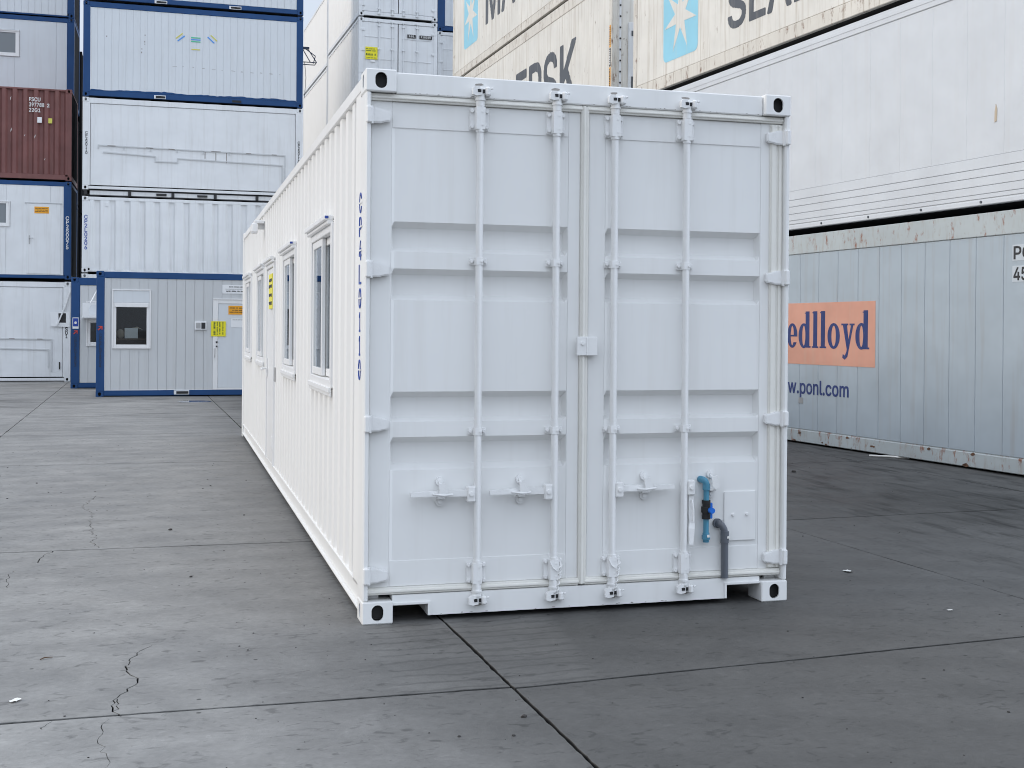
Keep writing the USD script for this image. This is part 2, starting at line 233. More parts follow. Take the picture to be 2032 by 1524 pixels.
# ------------------------------------------------------------------ ground material (worn power-trowelled concrete)
def ground_material():
    N = {'g': ('geometry', {}), 'xyz': ('separate_xyz', {}), 'oi': ('object_info', {}),
         'n1': ('noise_texture', {'scale': 0.33, 'detail': 4.0, 'roughness': 0.55}),
         'm2': ('mapping', {'scale': (2.4, 2.3, 1.0), 'rotation': (0, 0, 0.08)}),
         'n2': ('noise_texture', {'scale': 1.5, 'detail': 8.0, 'roughness': 0.68, 'distortion': 0.7}),
         'n3': ('noise_texture', {'scale': 1.7, 'detail': 10.0, 'roughness': 0.66, 'distortion': 0.4}),
         'n4': ('noise_texture', {'scale': 24.0, 'detail': 5.0, 'roughness': 0.72}),
         'm5': ('mapping', {'scale': (5.0, 0.8, 1.0), 'rotation': (0, 0, 0.35)}),
         'n5': ('noise_texture', {'scale': 1.4, 'detail': 6.0, 'roughness': 0.6}),
         'a1': ('map_range', {'from_min': 0.3, 'from_max': 0.7, 'to_min': 0.82, 'to_max': 1.14, 'clamp': True}),
         'a2': ('map_range', {'from_min': 0.3, 'from_max': 0.7, 'to_min': 0.88, 'to_max': 1.11, 'clamp': True}),
         'a3': ('map_range', {'from_min': 0.32, 'from_max': 0.68, 'to_min': 0.82, 'to_max': 1.15, 'clamp': True}),
         'a4': ('map_range', {'from_min': 0.3, 'from_max': 0.7, 'to_min': 0.89, 'to_max': 1.11, 'clamp': True}),
         't1': ('math', {'math_type': 'multiply'}), 't2': ('math', {'math_type': 'multiply'}), 't3': ('math', {'math_type': 'multiply'}),
         # traffic grime plus the container's soft shadow painted in, growing towards the right-hand lanes
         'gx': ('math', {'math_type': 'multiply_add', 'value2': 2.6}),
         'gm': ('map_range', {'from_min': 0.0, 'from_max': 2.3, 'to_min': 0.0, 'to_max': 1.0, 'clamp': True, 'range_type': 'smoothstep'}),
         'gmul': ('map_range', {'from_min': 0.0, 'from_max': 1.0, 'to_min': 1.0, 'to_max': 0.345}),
         't4': ('math', {'math_type': 'multiply'}),
         # tyre-dragged dark rubber bands in the right-hand lane
         'rb': ('map_range', {'from_min': 0.50, 'from_max': 0.68, 'to_min': 0.0, 'to_max': 1.0, 'clamp': True}),
         'rbx': ('map_range', {'from_min': 3.4, 'from_max': 5.2, 'to_min': 0.0, 'to_max': 0.75, 'clamp': True, 'range_type': 'smoothstep'}),
         'rbm': ('math', {'math_type': 'multiply'}), 'rbi': ('math', {'math_type': 'subtract', 'value1': 1.0}), 't5': ('math', {'math_type': 'multiply'}),
         # far yard: damp dark streaks running across
         'fy': ('map_range', {'from_min': 11.0, 'from_max': 20.0, 'to_min': 0.0, 'to_max': 1.0, 'clamp': True}),
         'm6': ('mapping', {'scale': (0.5, 1.5, 1.0), 'rotation': (0, 0, -0.08)}),
         'n6': ('noise_texture', {'scale': 1.3, 'detail': 7.0, 'roughness': 0.65, 'distortion': 0.5}),
         'f6': ('map_range', {'from_min': 0.48, 'from_max': 0.66, 'to_min': 0.0, 'to_max': 0.55, 'clamp': True}),
         'fm': ('math', {'math_type': 'multiply'}), 'fi': ('math', {'math_type': 'subtract', 'value1': 1.0}), 't6': ('math', {'math_type': 'multiply'}),
         # short trowel marks
         'm7': ('mapping', {'scale': (6.5, 11.0, 1.0), 'rotation': (0, 0, 0.10)}),
         'n7': ('noise_texture', {'scale': 1.5, 'detail': 4.0, 'roughness': 0.55, 'distortion': 1.2}),
         'f7': ('map_range', {'from_min': 0.585, 'from_max': 0.69, 'to_min': 1.0, 'to_max': 0.62, 'clamp': True}),
         'f8': ('map_range', {'from_min': 0.28, 'from_max': 0.38, 'to_min': 1.16, 'to_max': 1.0, 'clamp': True}),
         't11': ('math', {'math_type': 'multiply'}), 't12': ('math', {'math_type': 'multiply'}),
         # black rubber smear near the right stack
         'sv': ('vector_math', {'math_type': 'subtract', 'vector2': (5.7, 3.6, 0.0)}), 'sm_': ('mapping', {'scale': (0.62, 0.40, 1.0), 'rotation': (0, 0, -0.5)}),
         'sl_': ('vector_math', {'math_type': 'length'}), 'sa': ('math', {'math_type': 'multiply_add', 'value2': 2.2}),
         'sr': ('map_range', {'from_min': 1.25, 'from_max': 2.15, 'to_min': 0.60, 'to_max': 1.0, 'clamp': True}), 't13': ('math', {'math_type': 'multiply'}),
         # turning tyre scuffs
         'rv': ('vector_math', {'math_type': 'subtract', 'vector2': (0.2, -6.2, 0.0)}),
         'rw': ('wave_texture', {'wave_type': 'rings', 'rings_direction': 'z', 'scale': 0.62, 'distortion': 2.5, 'detail': 5.0, 'detail_scale': 1.5, 'detail_roughness': 0.7}),
         'rr_': ('map_range', {'from_min': 0.2, 'from_max': 0.9, 'to_min': 1.04, 'to_max': 0.95, 'clamp': True}), 't14': ('math', {'math_type': 'multiply'}),
         # dark pits and specks
         'v': ('voronoi_texture', {'scale': 5.0, 'randomness': 1.0}), 'vs': ('map_range', {'from_min': 0.04, 'from_max': 0.06, 'to_min': 0.30, 'to_max': 1.0, 'clamp': True}),
         't7': ('math', {'math_type': 'multiply'}),
         'sl': ('map_range', {'from_min': 0.0, 'from_max': 1.0, 'to_min': 0.94, 'to_max': 1.06}), 't8': ('math', {'math_type': 'multiply'}),
         # tread print of a tyre across the front of the container
         'tw': ('mapping', {'scale': (0.6, 1.0, 1.0), 'rotation': (0, 0, -0.06)}),
         'wv': ('wave_texture', {'bands_direction': 'y', 'scale': 2.6, 'distortion': 5.0, 'detail': 3.0, 'detail_scale': 1.4, 'detail_roughness': 0.6}),
         'wr': ('map_range', {'from_min': 0.80, 'from_max': 1.0, 'to_min': 1.10, 'to_max': 0.80, 'clamp': True}),
         'ty0': ('map_range', {'from_min': -1.32, 'from_max': -1.28, 'to_min': 0, 'to_max': 1, 'clamp': True}),
         'tx0': ('map_range', {'from_min': -0.03, 'from_max': 0.0, 'to_min': 0, 'to_max': 1, 'clamp': True}),
         'txs': ('math', {'math_type': 'multiply_add', 'value2': -0.135}),
         'tx1': ('map_range', {'from_min': 1.02, 'from_max': 1.05, 'to_min': 1, 'to_max': 0, 'clamp': True}),
         'ta': ('math', {'math_type': 'multiply'}), 'tb': ('math', {'math_type': 'multiply'}),
         'tmix': ('mix_float', {'a': 1.0}), 't9': ('math', {'math_type': 'multiply'}),
         # dirt and painted-in container shade before its right half, cleaner where the tyre rolled
         'od0': ('map_range', {'from_min': 0.96, 'from_max': 1.06, 'to_min': 0, 'to_max': 1, 'clamp': True}),
         'ody': ('map_range', {'from_min': -1.9, 'from_max': -0.6, 'to_min': 0.0, 'to_max': 1, 'clamp': True, 'range_type': 'smoothstep'}),
         'odx': ('map_range', {'from_min': 2.2, 'from_max': 3.4, 'to_min': 1.0, 'to_max': 0.0, 'clamp': True, 'range_type': 'smoothstep'}),
         'oda': ('math', {'math_type': 'multiply'}), 'odb': ('math', {'math_type': 'multiply'}),
         'odm': ('map_range', {'from_min': 0, 'from_max': 1, 'to_min': 1.0, 'to_max': 0.80}), 't10': ('math', {'math_type': 'multiply'}),
         'col': ('vector_math', {'math_type': 'scale', 'vector1': (0.245, 0.241, 0.233)}),
         'jz': ('map_range', {'from_min': -0.006, 'from_max': -0.0015, 'to_min': 0.24, 'to_max': 1.0, 'clamp': True}), 't15': ('math', {'math_type': 'multiply'}),
         'bsum': ('math', {'math_type': 'multiply_add', 'value2': 0.35}), 'b0': ('math', {'math_type': 'multiply_add', 'value2': 0.12}),
         'bump': ('bump', {'strength': 0.5, 'distance': 0.014}),
         'ro': ('map_range', {'from_min': 0.3, 'from_max': 0.7, 'to_min': 0.52, 'to_max': 0.80, 'clamp': True}),
         'p': ('principled_bsdf', {'specular_ior_level': 0.35})}
    L = [('g.position', 'xyz.vector'), ('g.position', 'n1.vector'), ('g.position', 'm2.vector'), ('m2.vector', 'n2.vector'), ('g.position', 'n3.vector'),
         ('g.position', 'n4.vector'), ('g.position', 'm5.vector'), ('m5.vector', 'n5.vector'),
         ('n1.fac', 'a1.value'), ('n2.fac', 'a2.value'), ('n3.fac', 'a3.value'), ('n4.fac', 'a4.value'),
         ('a1.result', 't1.value1'), ('a2.result', 't1.value2'), ('t1.value', 't2.value1'), ('a3.result', 't2.value2'), ('t2.value', 't3.value1'), ('a4.result', 't3.value2'),
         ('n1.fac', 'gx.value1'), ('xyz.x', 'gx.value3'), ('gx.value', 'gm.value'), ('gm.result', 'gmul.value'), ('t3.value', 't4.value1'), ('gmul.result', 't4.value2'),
         ('n5.fac', 'rb.value'), ('xyz.x', 'rbx.value'), ('rb.result', 'rbm.value1'), ('rbx.result', 'rbm.value2'), ('rbm.value', 'rbi.value2'), ('t4.value', 't5.value1'), ('rbi.value', 't5.value2'),
         ('xyz.y', 'fy.value'), ('g.position', 'm6.vector'), ('m6.vector', 'n6.vector'), ('n6.fac', 'f6.value'), ('f6.result', 'fm.value1'), ('fy.result', 'fm.value2'), ('fm.value', 'fi.value2'), ('t5.value', 't6.value1'), ('fi.value', 't6.value2'),
         ('g.position', 'v.vector'), ('v.distance', 'vs.value'), ('t6.value', 't7.value1'), ('vs.result', 't7.value2'),
         ('oi.random', 'sl.value'), ('t7.value', 't8.value1'), ('sl.result', 't8.value2'),
         ('g.position', 'tw.vector'), ('tw.vector', 'wv.vector'), ('wv.fac', 'wr.value'), ('xyz.y', 'ty0.value'), ('xyz.x', 'tx0.value'), ('xyz.y', 'txs.value1'), ('xyz.x', 'txs.value3'), ('txs.value', 'tx1.value'),
         ('ty0.result', 'ta.value1'), ('tx0.result', 'ta.value2'), ('ta.value', 'tb.value1'), ('tx1.result', 'tb.value2'), ('tb.value', 'tmix.fac'), ('wr.result', 'tmix.b'), ('t8.value', 't9.value1'), ('tmix.result', 't9.value2'),
         ('txs.value', 'od0.value'), ('xyz.y', 'ody.value'), ('xyz.x', 'odx.value'), ('od0.result', 'oda.value1'), ('ody.result', 'oda.value2'), ('oda.value', 'odb.value1'), ('odx.result', 'odb.value2'), ('odb.value', 'odm.value'),
         ('t9.value', 't10.value1'), ('odm.result', 't10.value2'), ('g.position', 'm7.vector'), ('m7.vector', 'n7.vector'), ('n7.fac', 'f7.value'), ('n7.fac', 'f8.value'), ('t10.value', 't11.value1'), ('f7.result', 't11.value2'), ('t11.value', 't12.value1'), ('f8.result', 't12.value2'), ('g.position', 'sv.vector1'), ('sv.vector', 'sm_.vector'), ('sm_.vector', 'sl_.vector1'), ('sl_.value', 'sa.value3'), ('n3.fac', 'sa.value1'), ('sa.value', 'sr.value'), ('t12.value', 't13.value1'), ('sr.result', 't13.value2'), ('g.position', 'rv.vector1'), ('rv.vector', 'rw.vector'), ('rw.fac', 'rr_.value'), ('t13.value', 't14.value1'), ('rr_.result', 't14.value2'), ('xyz.z', 'jz.value'), ('t14.value', 't15.value1'), ('jz.result', 't15.value2'), ('t15.value', 'col.scale'), ('col.vector', 'p.base_color'),
         ('n2.fac', 'b0.value3'), ('n4.fac', 'b0.value1'), ('b0.value', 'bsum.value3'), ('n3.fac', 'bsum.value1'), ('bsum.value', 'bump.height'), ('bump.normal', 'p.normal'), ('n3.fac', 'ro.value'), ('ro.result', 'p.roughness')]
    return usdkit.material(stage, '/World/Looks/worn_concrete', N, L, surface='p.BSDF')
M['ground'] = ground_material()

# back-projection of a pixel of the 2032 x 1524 plan onto the ground, used only to read off where cracks and litter lie
def gpt(x, y, z=0.0):
    d = fw + rt * (x - 1016 - 83.7124) / F_PX - up * (y - 762 + 95.9226) / F_PX
    return (CAM_POS + d * (z - CAM_POS[2]) / d[2])[:2]

# ------------------------------------------------------------------ ground: base sheet, concrete slabs with open joints, cracks
def build_ground():
    G = thing('ground', 'grey worn concrete yard paved in large slabs', 'ground', kind='structure')
    R = 600.0
    obj('joint_filler', MB().add([(-20, -14, -.048), (22, -14, -.048), (22, 62, -.048), (-20, 62, -.048)], [[0, 1, 2, 3]]), plain('joint_dirt', (0.016, 0.013, 0.012), 0.9), G)
    outer = Polygon([(-R, -R), (R, -R), (R, R), (-R, R)], [[(-18.5, -13.3), (-18.5, 59), (20, 59), (20, -13.3)]])
    t = trimesh.creation.triangulate_polygon(outer, engine='earcut')
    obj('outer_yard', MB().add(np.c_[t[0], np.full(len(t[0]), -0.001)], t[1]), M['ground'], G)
    rng = np.random.default_rng(5)
    def px2(pts): return [tuple(gpt(260 * 0 + x * .50143, 760 + y * .50143)) for x, y in pts]
    cracks = []
    def crack(pts, w):
        P = np.array(px2(pts)); Q = [P[0]]
        for a, b in zip(P[:-1], P[1:]):
            n = max(2, int(np.linalg.norm(b - a) / .035))
            for k in range(1, n + 1):
                q = a + (b - a) * k / n
                Q.append(q + (rng.normal(0, .010, 2) if k < n else 0))
        for i, (a, b) in enumerate(zip(Q[:-1], Q[1:])):
            cracks.append(LineString([a, b]).buffer(w * (0.35 + 0.65 * rng.random()), cap_style=1, quad_segs=2))
    crack([(600, 1040), (555, 1060), (510, 1097), (500, 1140), (545, 1168), (545, 1186), (505, 1220), (465, 1245), (447, 1285), (478, 1318)], .0045)
    crack([(465, 1250), (470, 1290), (450, 1300)], .003)
    crack([(432, 1330), (400, 1362), (405, 1390), (385, 1415), (420, 1465), (436, 1500), (410, 1530)], .0022)
    crack([(205, 1340), (178, 1358), (165, 1370)], .003)
    crack([(385, 445), (350, 470), (325, 492), (365, 515), (355, 558), (370, 600), (384, 612), (355, 630), (392, 652)], .004)
    crack([(210, 665), (165, 690), (150, 712)], .005)
    crack([(50, 745), (25, 780), (30, 810)], .003)
    crackU = union_all(cracks)
    def xj(k, y): return 0.43 + 3.35 * k - 0.0265 * y - (0.0135 * y if k == 1 else 0)
    left = [-13.3, -9.3, -5.3, -1.31, 2.72, 8.55, 12.7, 16.8, 20.9, 25.0, 29.1, 33.2, 37.3, 41.4, 45.5, 52, 59]
    right = [-13.3, -9.3, -5.3, -1.33, 2.68, 6.7, 10.7, 14.7, 18.7, 22.8, 26.9, 31, 35.1, 39.2, 43.3, 51, 59]
    for k in range(-6, 6):
        ys = left if k < 0 else right; sl = -0.012 if k < 0 else 0.085 if k == 0 else 0.05
        for a, b in zip(ys[:-1], ys[1:]):
            def c(kk, yy):
                x = max(-18.5, min(20, xj(kk, yy))); y = yy + (sl * (x - 0.43) if -13 < yy < 58 else 0); return x, y
            g = 0.011
            gl, gr = (0.0085 if k in (0,) else 0.0065), (0.0085 if k == -1 else 0.0065)
            P = [np.array(c(k, a)) + (gl, g), np.array(c(k + 1, a)) + (-gr, g), np.array(c(k + 1, b)) + (-gr, -g), np.array(c(k, b)) + (gl, -g)]
            near = -3 <= k <= 2 and -6 < a < 13
            if near:
                Q = []
                for i in range(4):
                    p, q = P[i], P[(i + 1) % 4]; d = q - p; L = np.linalg.norm(d); nrm = np.array([-d[1], d[0]]) / L; n = int(L / .05)
                    w = rng.normal(0, .0016, n) + 0.0030 * np.sin(np.arange(n) * .21 + rng.random() * 6) * np.sin(np.arange(n) * .043 + rng.random() * 6)
                    Q += [p + d * j / n + nrm * (w[j] if j else 0) for j in range(n)]
                poly = Polygon(Q).buffer(0)
                if poly.intersects(crackU): poly = poly.difference(crackU)
                if hasattr(poly, 'geoms'): poly = max(poly.geoms, key=lambda g_: g_.area)
            else: poly = Polygon(P)
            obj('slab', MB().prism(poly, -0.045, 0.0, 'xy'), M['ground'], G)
build_ground()

# ------------------------------------------------------------------ shared pieces for containers
def stadium(w, h, n=10):
    r = min(w, h) / 2
    return Polygon(LineString([(0, -(h / 2 - r) - 1e-6), (0, h / 2 - r + 1e-6)]).buffer(r, quad_segs=n // 2))
def make_casting(lx=0.162, ly=0.178, lz=0.118, hw=.062, hh=.084):
    T = trimesh.Trimesh(*(lambda m: (m.v[0], m.f[0]))(MB().box(0, lx, 0, ly, 0, lz, .006)), process=True)
    man = m3.Manifold(m3.Mesh(np.asarray(T.vertices, np.float32), np.asarray(T.faces, np.uint32)))
    cav = MB().box(.014, lx - .004, .012, ly - .004, .012, lz - .012).mesh()
    def M_(t): 
        t = trimesh.Trimesh(t.vertices, t.faces, process=True); t.fix_normals(); return m3.Manifold(m3.Mesh(np.asarray(t.vertices, np.float32), np.asarray(t.faces, np.uint32)))
    cavm = M_(cav)
    f = MB().prism(affinity.translate(stadium(hw, hh), lx * .50, lz * .5), -.02, .05, 'xz').mesh()
    s_ = MB().prism(affinity.translate(stadium(.05, .079), ly * .5, lz * .5), -.02, .05, 'yz').mesh()
    r = man - cavm - M_(f) - M_(s_)
    mm = r.to_mesh(); return trimesh.Trimesh(mm.vert_properties[:, :3], mm.tri_verts, process=True)
CAST = make_casting()
def casting_at(Lx, Ly, H, z0, ix, iy, iz):
    v = np.array(CAST.vertices); f = np.array(CAST.faces); flip = 0
    if ix: v[:, 0] = Lx - v[:, 0]; flip ^= 1
    if iy: v[:, 1] = Ly - v[:, 1]; flip ^= 1
    if iz: v[:, 2] = H - v[:, 2]; flip ^= 1
    v[:, 2] += z0
    return trimesh.Trimesh(v, f[:, ::-1] if flip else f, process=False)

def corr_profile(a0, a1, pitch=.2785, depth=.036, crest=.072, slope=.055, phase=0.0):
    """(along, depth) points of trapezoid corrugation from a0 to a1, depth 0 = outermost"""
    pts = []; k = math.floor((a0 - phase) / pitch) - 1
    seq = []
    while True:
        b = phase + k * pitch
        seq += [(b, 0), (b + crest, 0), (b + crest + slope, depth), (b + pitch - slope, depth)]
        if b > a1: break
        k += 1
    xs, ds = np.array(seq).T
    inner = [(x, d) for x, d in seq if a0 < x < a1]
    return [(a0, float(np.interp(a0, xs, ds)))] + inner + [(a1, float(np.interp(a1, xs, ds)))]
def sheet(mb, prof, z0, z1, face, off):
    """vertical sheet following prof; face 'front' (-y at y=off), 'left' (-x at x=off), 'right' (+x at x=off), 'back'"""
    P = np.array(prof); n = len(P); nz = max(2, int((z1 - z0) / .6) + 1); zs = np.linspace(z0, z1, nz); V = []
    for z in zs:
        for a, d in P:
            V.append((a, off + d, z) if face == 'front' else (a, off - d, z) if face == 'back' else (off + d, a, z) if face == 'left' else (off - d, a, z))
    F = []
    for j in range(nz - 1):
        for i in range(n - 1):
            q = [j * n + i, j * n + i + 1, (j + 1) * n + i + 1, (j + 1) * n + i]
            F.append(q if face in ('front', 'right') else q[::-1])
    return mb.add(V, F)

GLY = {}
def glyphs(text, height, bold=True, sx=1.0, tall=1.0):
    key = (text, bold)
    if key not in GLY: GLY[key] = meshkit.text_mesh(text, 1.0, 1.0, bold)
    t = GLY[key]; v = np.array(t.vertices)
    v[:, 0] -= v[:, 0].min()
    v = v * [height * sx, height * tall, 1]
    return v, np.array(t.faces)
def text_front(mb, text, x, z, h, y=-.004, depth=.003, width=None, bold=True, sx=1.0):
    """lettering on a face looking to -y, baseline at z"""
    v, f = glyphs(text, h, bold, sx)
    if width: v[:, 0] *= width / v[:, 0].max()
    return mb.add(np.c_[x + v[:, 0], y - v[:, 2] * depth + depth, z + v[:, 1]], f)
def text_stack(mb, text, x, z_top, h, pitch, y=-.004, w=None, depth=.003):
    for i, ch in enumerate(text):
        v, f = glyphs(ch, h); ww = v[:, 0].max(); k = min(1.0, (w or ww) / ww) if ch not in '1' else 0.75
        v[:, 0] = (v[:, 0] - ww / 2) * k
        mb.add(np.c_[x + v[:, 0], y - v[:, 2] * depth + depth, z_top - h - i * pitch + v[:, 1]], f)
    return mb
def greek(mb, rows, x0, x1, y, seed, depth=.002):
    """lines of print too small to read: (z0, z1, gaps) rows of little word blocks"""
    rng = random.Random(seed)
    for z0, z1, a, b in rows:
        x = x0 + (x1 - x0) * a; end = x0 + (x1 - x0) * b; h = z1 - z0
        while x < end:
            n = rng.randint(3, 8)
            for _ in range(n):
                w = h * rng.uniform(.35, .6)
                if x + w > end: break
                mb.box(x, x + w, y - depth, y, z0 + h * rng.uniform(0, .12), z1 - h * rng.uniform(0, .2)); x += w + h * .18
            x += h * .6
    return mb
def sign(parent, x0, x1, z0, z1, y, mat, rows=(), ink='ink', seed=1, name='sign', extra=None, vertical=False):
    p = obj(name, B(x0, x1, y - .004, y, z0, z1), mat, parent)
    if rows:
        mb = MB(); zz = z1 - z0
        if vertical:
            tmp = greek(MB(), [(a, b, c, d) for a, b, c, d in [(r[0] * (x1 - x0), r[1] * (x1 - x0), r[2], r[3]) for r in rows]], 0, z1 - z0, 0, seed).mesh()
            v = np.array(tmp.vertices); mb.add(np.c_[x0 + v[:, 2], y - .004 + v[:, 1], z1 - v[:, 0]], tmp.faces[:, ::-1])
        else: greek(mb, [(z0 + r[0] * zz, z0 + r[1] * zz, r[2], r[3]) for r in rows], x0, x1, y - .004, seed)
        obj('lettering', mb, M[ink], p)
    return p

# ------------------------------------------------------------------ the white container in the middle
def main_container():
    Lx, Ly, H = 2.438, 12.192, 2.896
    C = thing('white_container', 'freshly painted white container in the middle with double doors and windows along its side', 'container')
    W, HW = M['white'], M['white_hw']
    for iz in (0, 1):
        for iy in (0, 1):
            for ix in (0, 1):
                cc = obj('corner_casting', casting_at(Lx, Ly, H, 0, ix, iy, iz), W, C)
                hx, hy, hz = (.030 if not ix else Lx - .145), (.040 if not iy else Ly - .165), (.02 if not iz else H - .098)
                obj('hollow', MB().box(hx, hx + .115, hy, hy + .125, hz, hz + .078), M['black'], cc)  # added black block stands for the unpainted, shaded inside of the casting
    # corner posts
    for ix in (0, 1):
        m = MB()
        def bx(a, b, *r, **k): m.box(*( (a, b) if not ix else (Lx - b, Lx - a)), *r, **k)
        bx(.002, .031, .004, .2, .118, 2.778, c=.008); bx(.031, .10, .10, .2, .118, 2.778)
        obj('corner_post', m, W, C)
        m = MB(); bx(.0, .15, Ly - .16, Ly - .003, .118, 2.778, c=.006); obj('corner_post', m, W, C)
    # header, sill with two pockets
    hm = MB().box(.163, 2.275, .028, .12, 2.776, 2.888, c=.006)
    obj('door_header', hm, W, C)
    sill = Polygon([(.163, .088), (.352, .088), (.352, .028), (2.07, .028), (2.07, .102), (2.275, .102), (2.275, .142), (.163, .142)])
    lip = Polygon([(.163, .092), (.352, .092), (.352, .03), (.365, .03), (.365, .103), (.163, .103)])
    lip2 = Polygon([(2.275, .106), (2.07, .106), (2.07, .03), (2.057, .03), (2.057, .117), (2.275, .117)])
    m = MB().prism(sill, .028, .11); m.prism(lip, .020, .028); m.prism(lip2, .020, .028)
    m.box(.352, .362, .11, .6, .03, .12); m.box(2.06, 2.07, .11, .6, .03, .12)
    obj('door_sill', m, W, C)
    obj('underfloor', MB().box(.06, 2.378, .12, 12.0, .12, .16).box(.06, 2.378, 1.2, 1.28, .03, .12).box(.06, 2.378, 3.2, 3.28, .03, .12).box(.06, 2.378, 7.2, 7.28, .03, .12), M['dark'], C)
    obj('door_gap', B(.06, 2.378, .125, .135, .14, 2.78), M['white'], C)
    # doors
    zprof = [(2.602, 0), (2.108, 0), (2.076, .046), (1.975, .046), (1.949, 0), (1.861, 0), (1.830, .046), (1.723, .046), (1.694, 0), (1.211, 0), (1.179, .046),
             (1.072, .046), (1.051, 0), (.971, 0), (.939, .046), (.828, .046), (.796, 0), (.318, 0)]
    for side in (0, 1):
        x0, x1 = ((.036, 1.188), (1.236, 2.402))[side]
        pL, pR = ((.147, 1.118), (1.335, 2.272))[side]
        yd = .05
        m = MB()
        m.box(x0, pL + .001, yd, yd + .045, .182, 2.738, c=.004); m.box(pR - .001, x1, yd, yd + .045, .182, 2.738, c=.004)
        m.box(pL, pR, yd, yd + .045, 2.5995, 2.736, c=.003); m.box(pL, pR, yd, yd + .045, .184, .3205, c=.003)
        D = obj('door', m, W, C)
        # corrugated infill, its inner pans closed by sloping ends
        e = .016; V = []; Fq = []
        for z, d in zprof:
            dd = yd + .004 + d
            V += [(pL, yd + .002 + min(d, .004), z), (pL + e, dd, z), (pR - e, dd, z), (pR, yd + .002 + min(d, .004), z)]
        for j in range(len(zprof) - 1):
            for i in range(3):
                a = j * 4 + i; Fq.append([a + 4, a + 5, a + 1, a])
        obj('corrugated_panel', MB().add(V, Fq), W, D)
        # rubber seal
        for (a, b, c, d) in ((x0 - .012, x1 + .004, 2.738, 2.774), (x0 - .012, x1 + .004, .146, .183)):
            g = MB().box(a, b, .034, .075, c, d, c=.004); g.box(a, b, .026, .04, c + .010, d - .012, c=.004)
            obj('seal', g, M['gasket'], D)
        g = MB()
        if side == 0:
            g.box(1.1885, 1.232, .030, .08, .15, 2.77, c=.005); g.box(1.196, 1.2135, .020, .034, .15, 2.77, c=.005)
            obj('seal', g, M['gasket'], D)
            g = MB().box(.0315, .0355, .05, .09, .15, 2.77)
        else: g.box(2.328, 2.4055, .038, .0492, .19, 2.73).box(2.332, 2.366, .030, .040, .19, 2.73, c=.004).box(2.378, 2.398, .032, .040, .19, 2.73, c=.003)
        obj('seal', g, M['gasket'], D)
        # hinges
        for zc in (2.656, 1.853, 1.045, .252):
            mb = MB(); s = 1 if side == 0 else -1; X = lambda a: a if side == 0 else Lx - a
            poly = Polygon([(X(.034), zc - .040), (X(.034), zc + .040), (X(.072), zc + .040), (X(.112), zc + .027), (X(.130), zc + .026), (X(.139), zc + .018), (X(.139), zc - .020), (X(.130), zc - .030), (X(.100), zc - .034), (X(.084), zc - .040)])
            ccw = poly if poly.exterior.is_ccw else Polygon(list(poly.exterior.coords)[::-1])
            mb.prism(ccw, .020, .0425)                                            # stands off the door on a thin shadow gap
            mb.prism(ccw.buffer(-.006), .0165, .0205); mb.prism(ccw.buffer(-.012), .0425, .05)
            mb.box(X(.004), X(.033), -.013, .05, zc - .043, zc + .043, c=.006)
            mb.cyl((X(.034), .012, zc - .046), (X(.034), .012, zc + .046), .011, 12)
            obj('hinge', mb, HW, D, smooth=35)
    # door tie plate
    m = MB().box(1.163, 1.283, .010, .022, 1.404, 1.508, c=.004).box(1.218, 1.226, .007, .011, 1.405, 1.507, c=.002).box(1.235, 1.275, .022, .05, 1.42, 1.49)
    m.cyl((1.195, .003, 1.472), (1.195, .011, 1.472), .010, 10); obj('tie_plate', m, HW, C)
    # locking bars
    yb = .013
    for i, bxp in enumerate((.613, 1.041, 1.376, 1.801)):
        L = obj('lock_bar', MB().cyl((bxp, yb, .15), (bxp, yb, 2.78), .0195, 20), HW, C, smooth=35)
        for zc, hz in ((2.667, .061), (.242, .056)):
            m = MB().box(bxp - .053, bxp + .053, .034, .049, zc - hz, zc + hz, c=.005)
            m.prism(affinity.translate(Polygon([(-.029, .0), (-.024, -.036), (.024, -.036), (.029, 0), (.026, .014), (-.026, .014)]), bxp, .026), zc - hz * .96, zc + hz * .96, 'xy')
            for dx in (-.041, .041):
                for dz in (-.042, .042): m.cyl((bxp + dx, .037, zc + dz), (bxp + dx, .021, zc + dz), .0125, 10, .009)
            for dz in (-.035, .035): m.cyl((bxp + .008, -.006, zc + dz), (bxp + .008, -.012, zc + dz), .005, 8)
            m.cyl((bxp, yb, zc - hz - .012), (bxp, yb, zc + hz + .012), .0235, 16)
            obj('guide_bracket', m, HW, L, smooth=35)
        for zc in (1.906, .998):
            m = MB().box(bxp - .050, bxp + .050, .036, .049, zc - .020, zc + .020, c=.005)
            m.prism(affinity.translate(Polygon([(-.025, .0), (-.018, -.033), (.018, -.033), (.025, 0), (.025, .014), (-.025, .014)]), bxp, .026), zc - .019, zc + .019, 'xy')
            for dx in (-.037, .037): m.cyl((bxp + dx, .038, zc), (bxp + dx, .022, zc), .0115, 10, .008)
            m.cyl((bxp + .010, -.006, zc), (bxp + .010, -.012, zc), .006, 8)
            obj('guide_bracket', m, HW, L, smooth=35)
        for zc, s in ((2.812, 1), (.102, -1)):
            m = MB()
            m.cyl((bxp, yb, zc - s * .08), (bxp, yb, zc - s * .018), .0245, 16); m.cyl((bxp, yb, zc - s * .05), (bxp, yb, zc - s * .04), .0285, 16)
            m.box(bxp - .030, bxp + .026, -.006, .028, zc - .020, zc + .018, c=.006)
            m.prism(Polygon([(bxp - .046, zc - .021), (bxp - .026, zc - .027), (bxp + .004, zc - .022), (bxp + .004, zc - .009), (bxp - .018, zc - .009), (bxp - .022, zc + .006), (bxp - .006, zc + .009), (bxp - .008, zc + .024), (bxp - .034, zc + .024), (bxp - .046, zc + .012)]), -.016, .012)
            m.box(bxp + .022, bxp + .048, -.024, .028, zc - .026, zc + .022, c=.008)
            m.box(bxp + .040, bxp + .056, -.012, .028, zc - .024, zc - .010, c=.004)
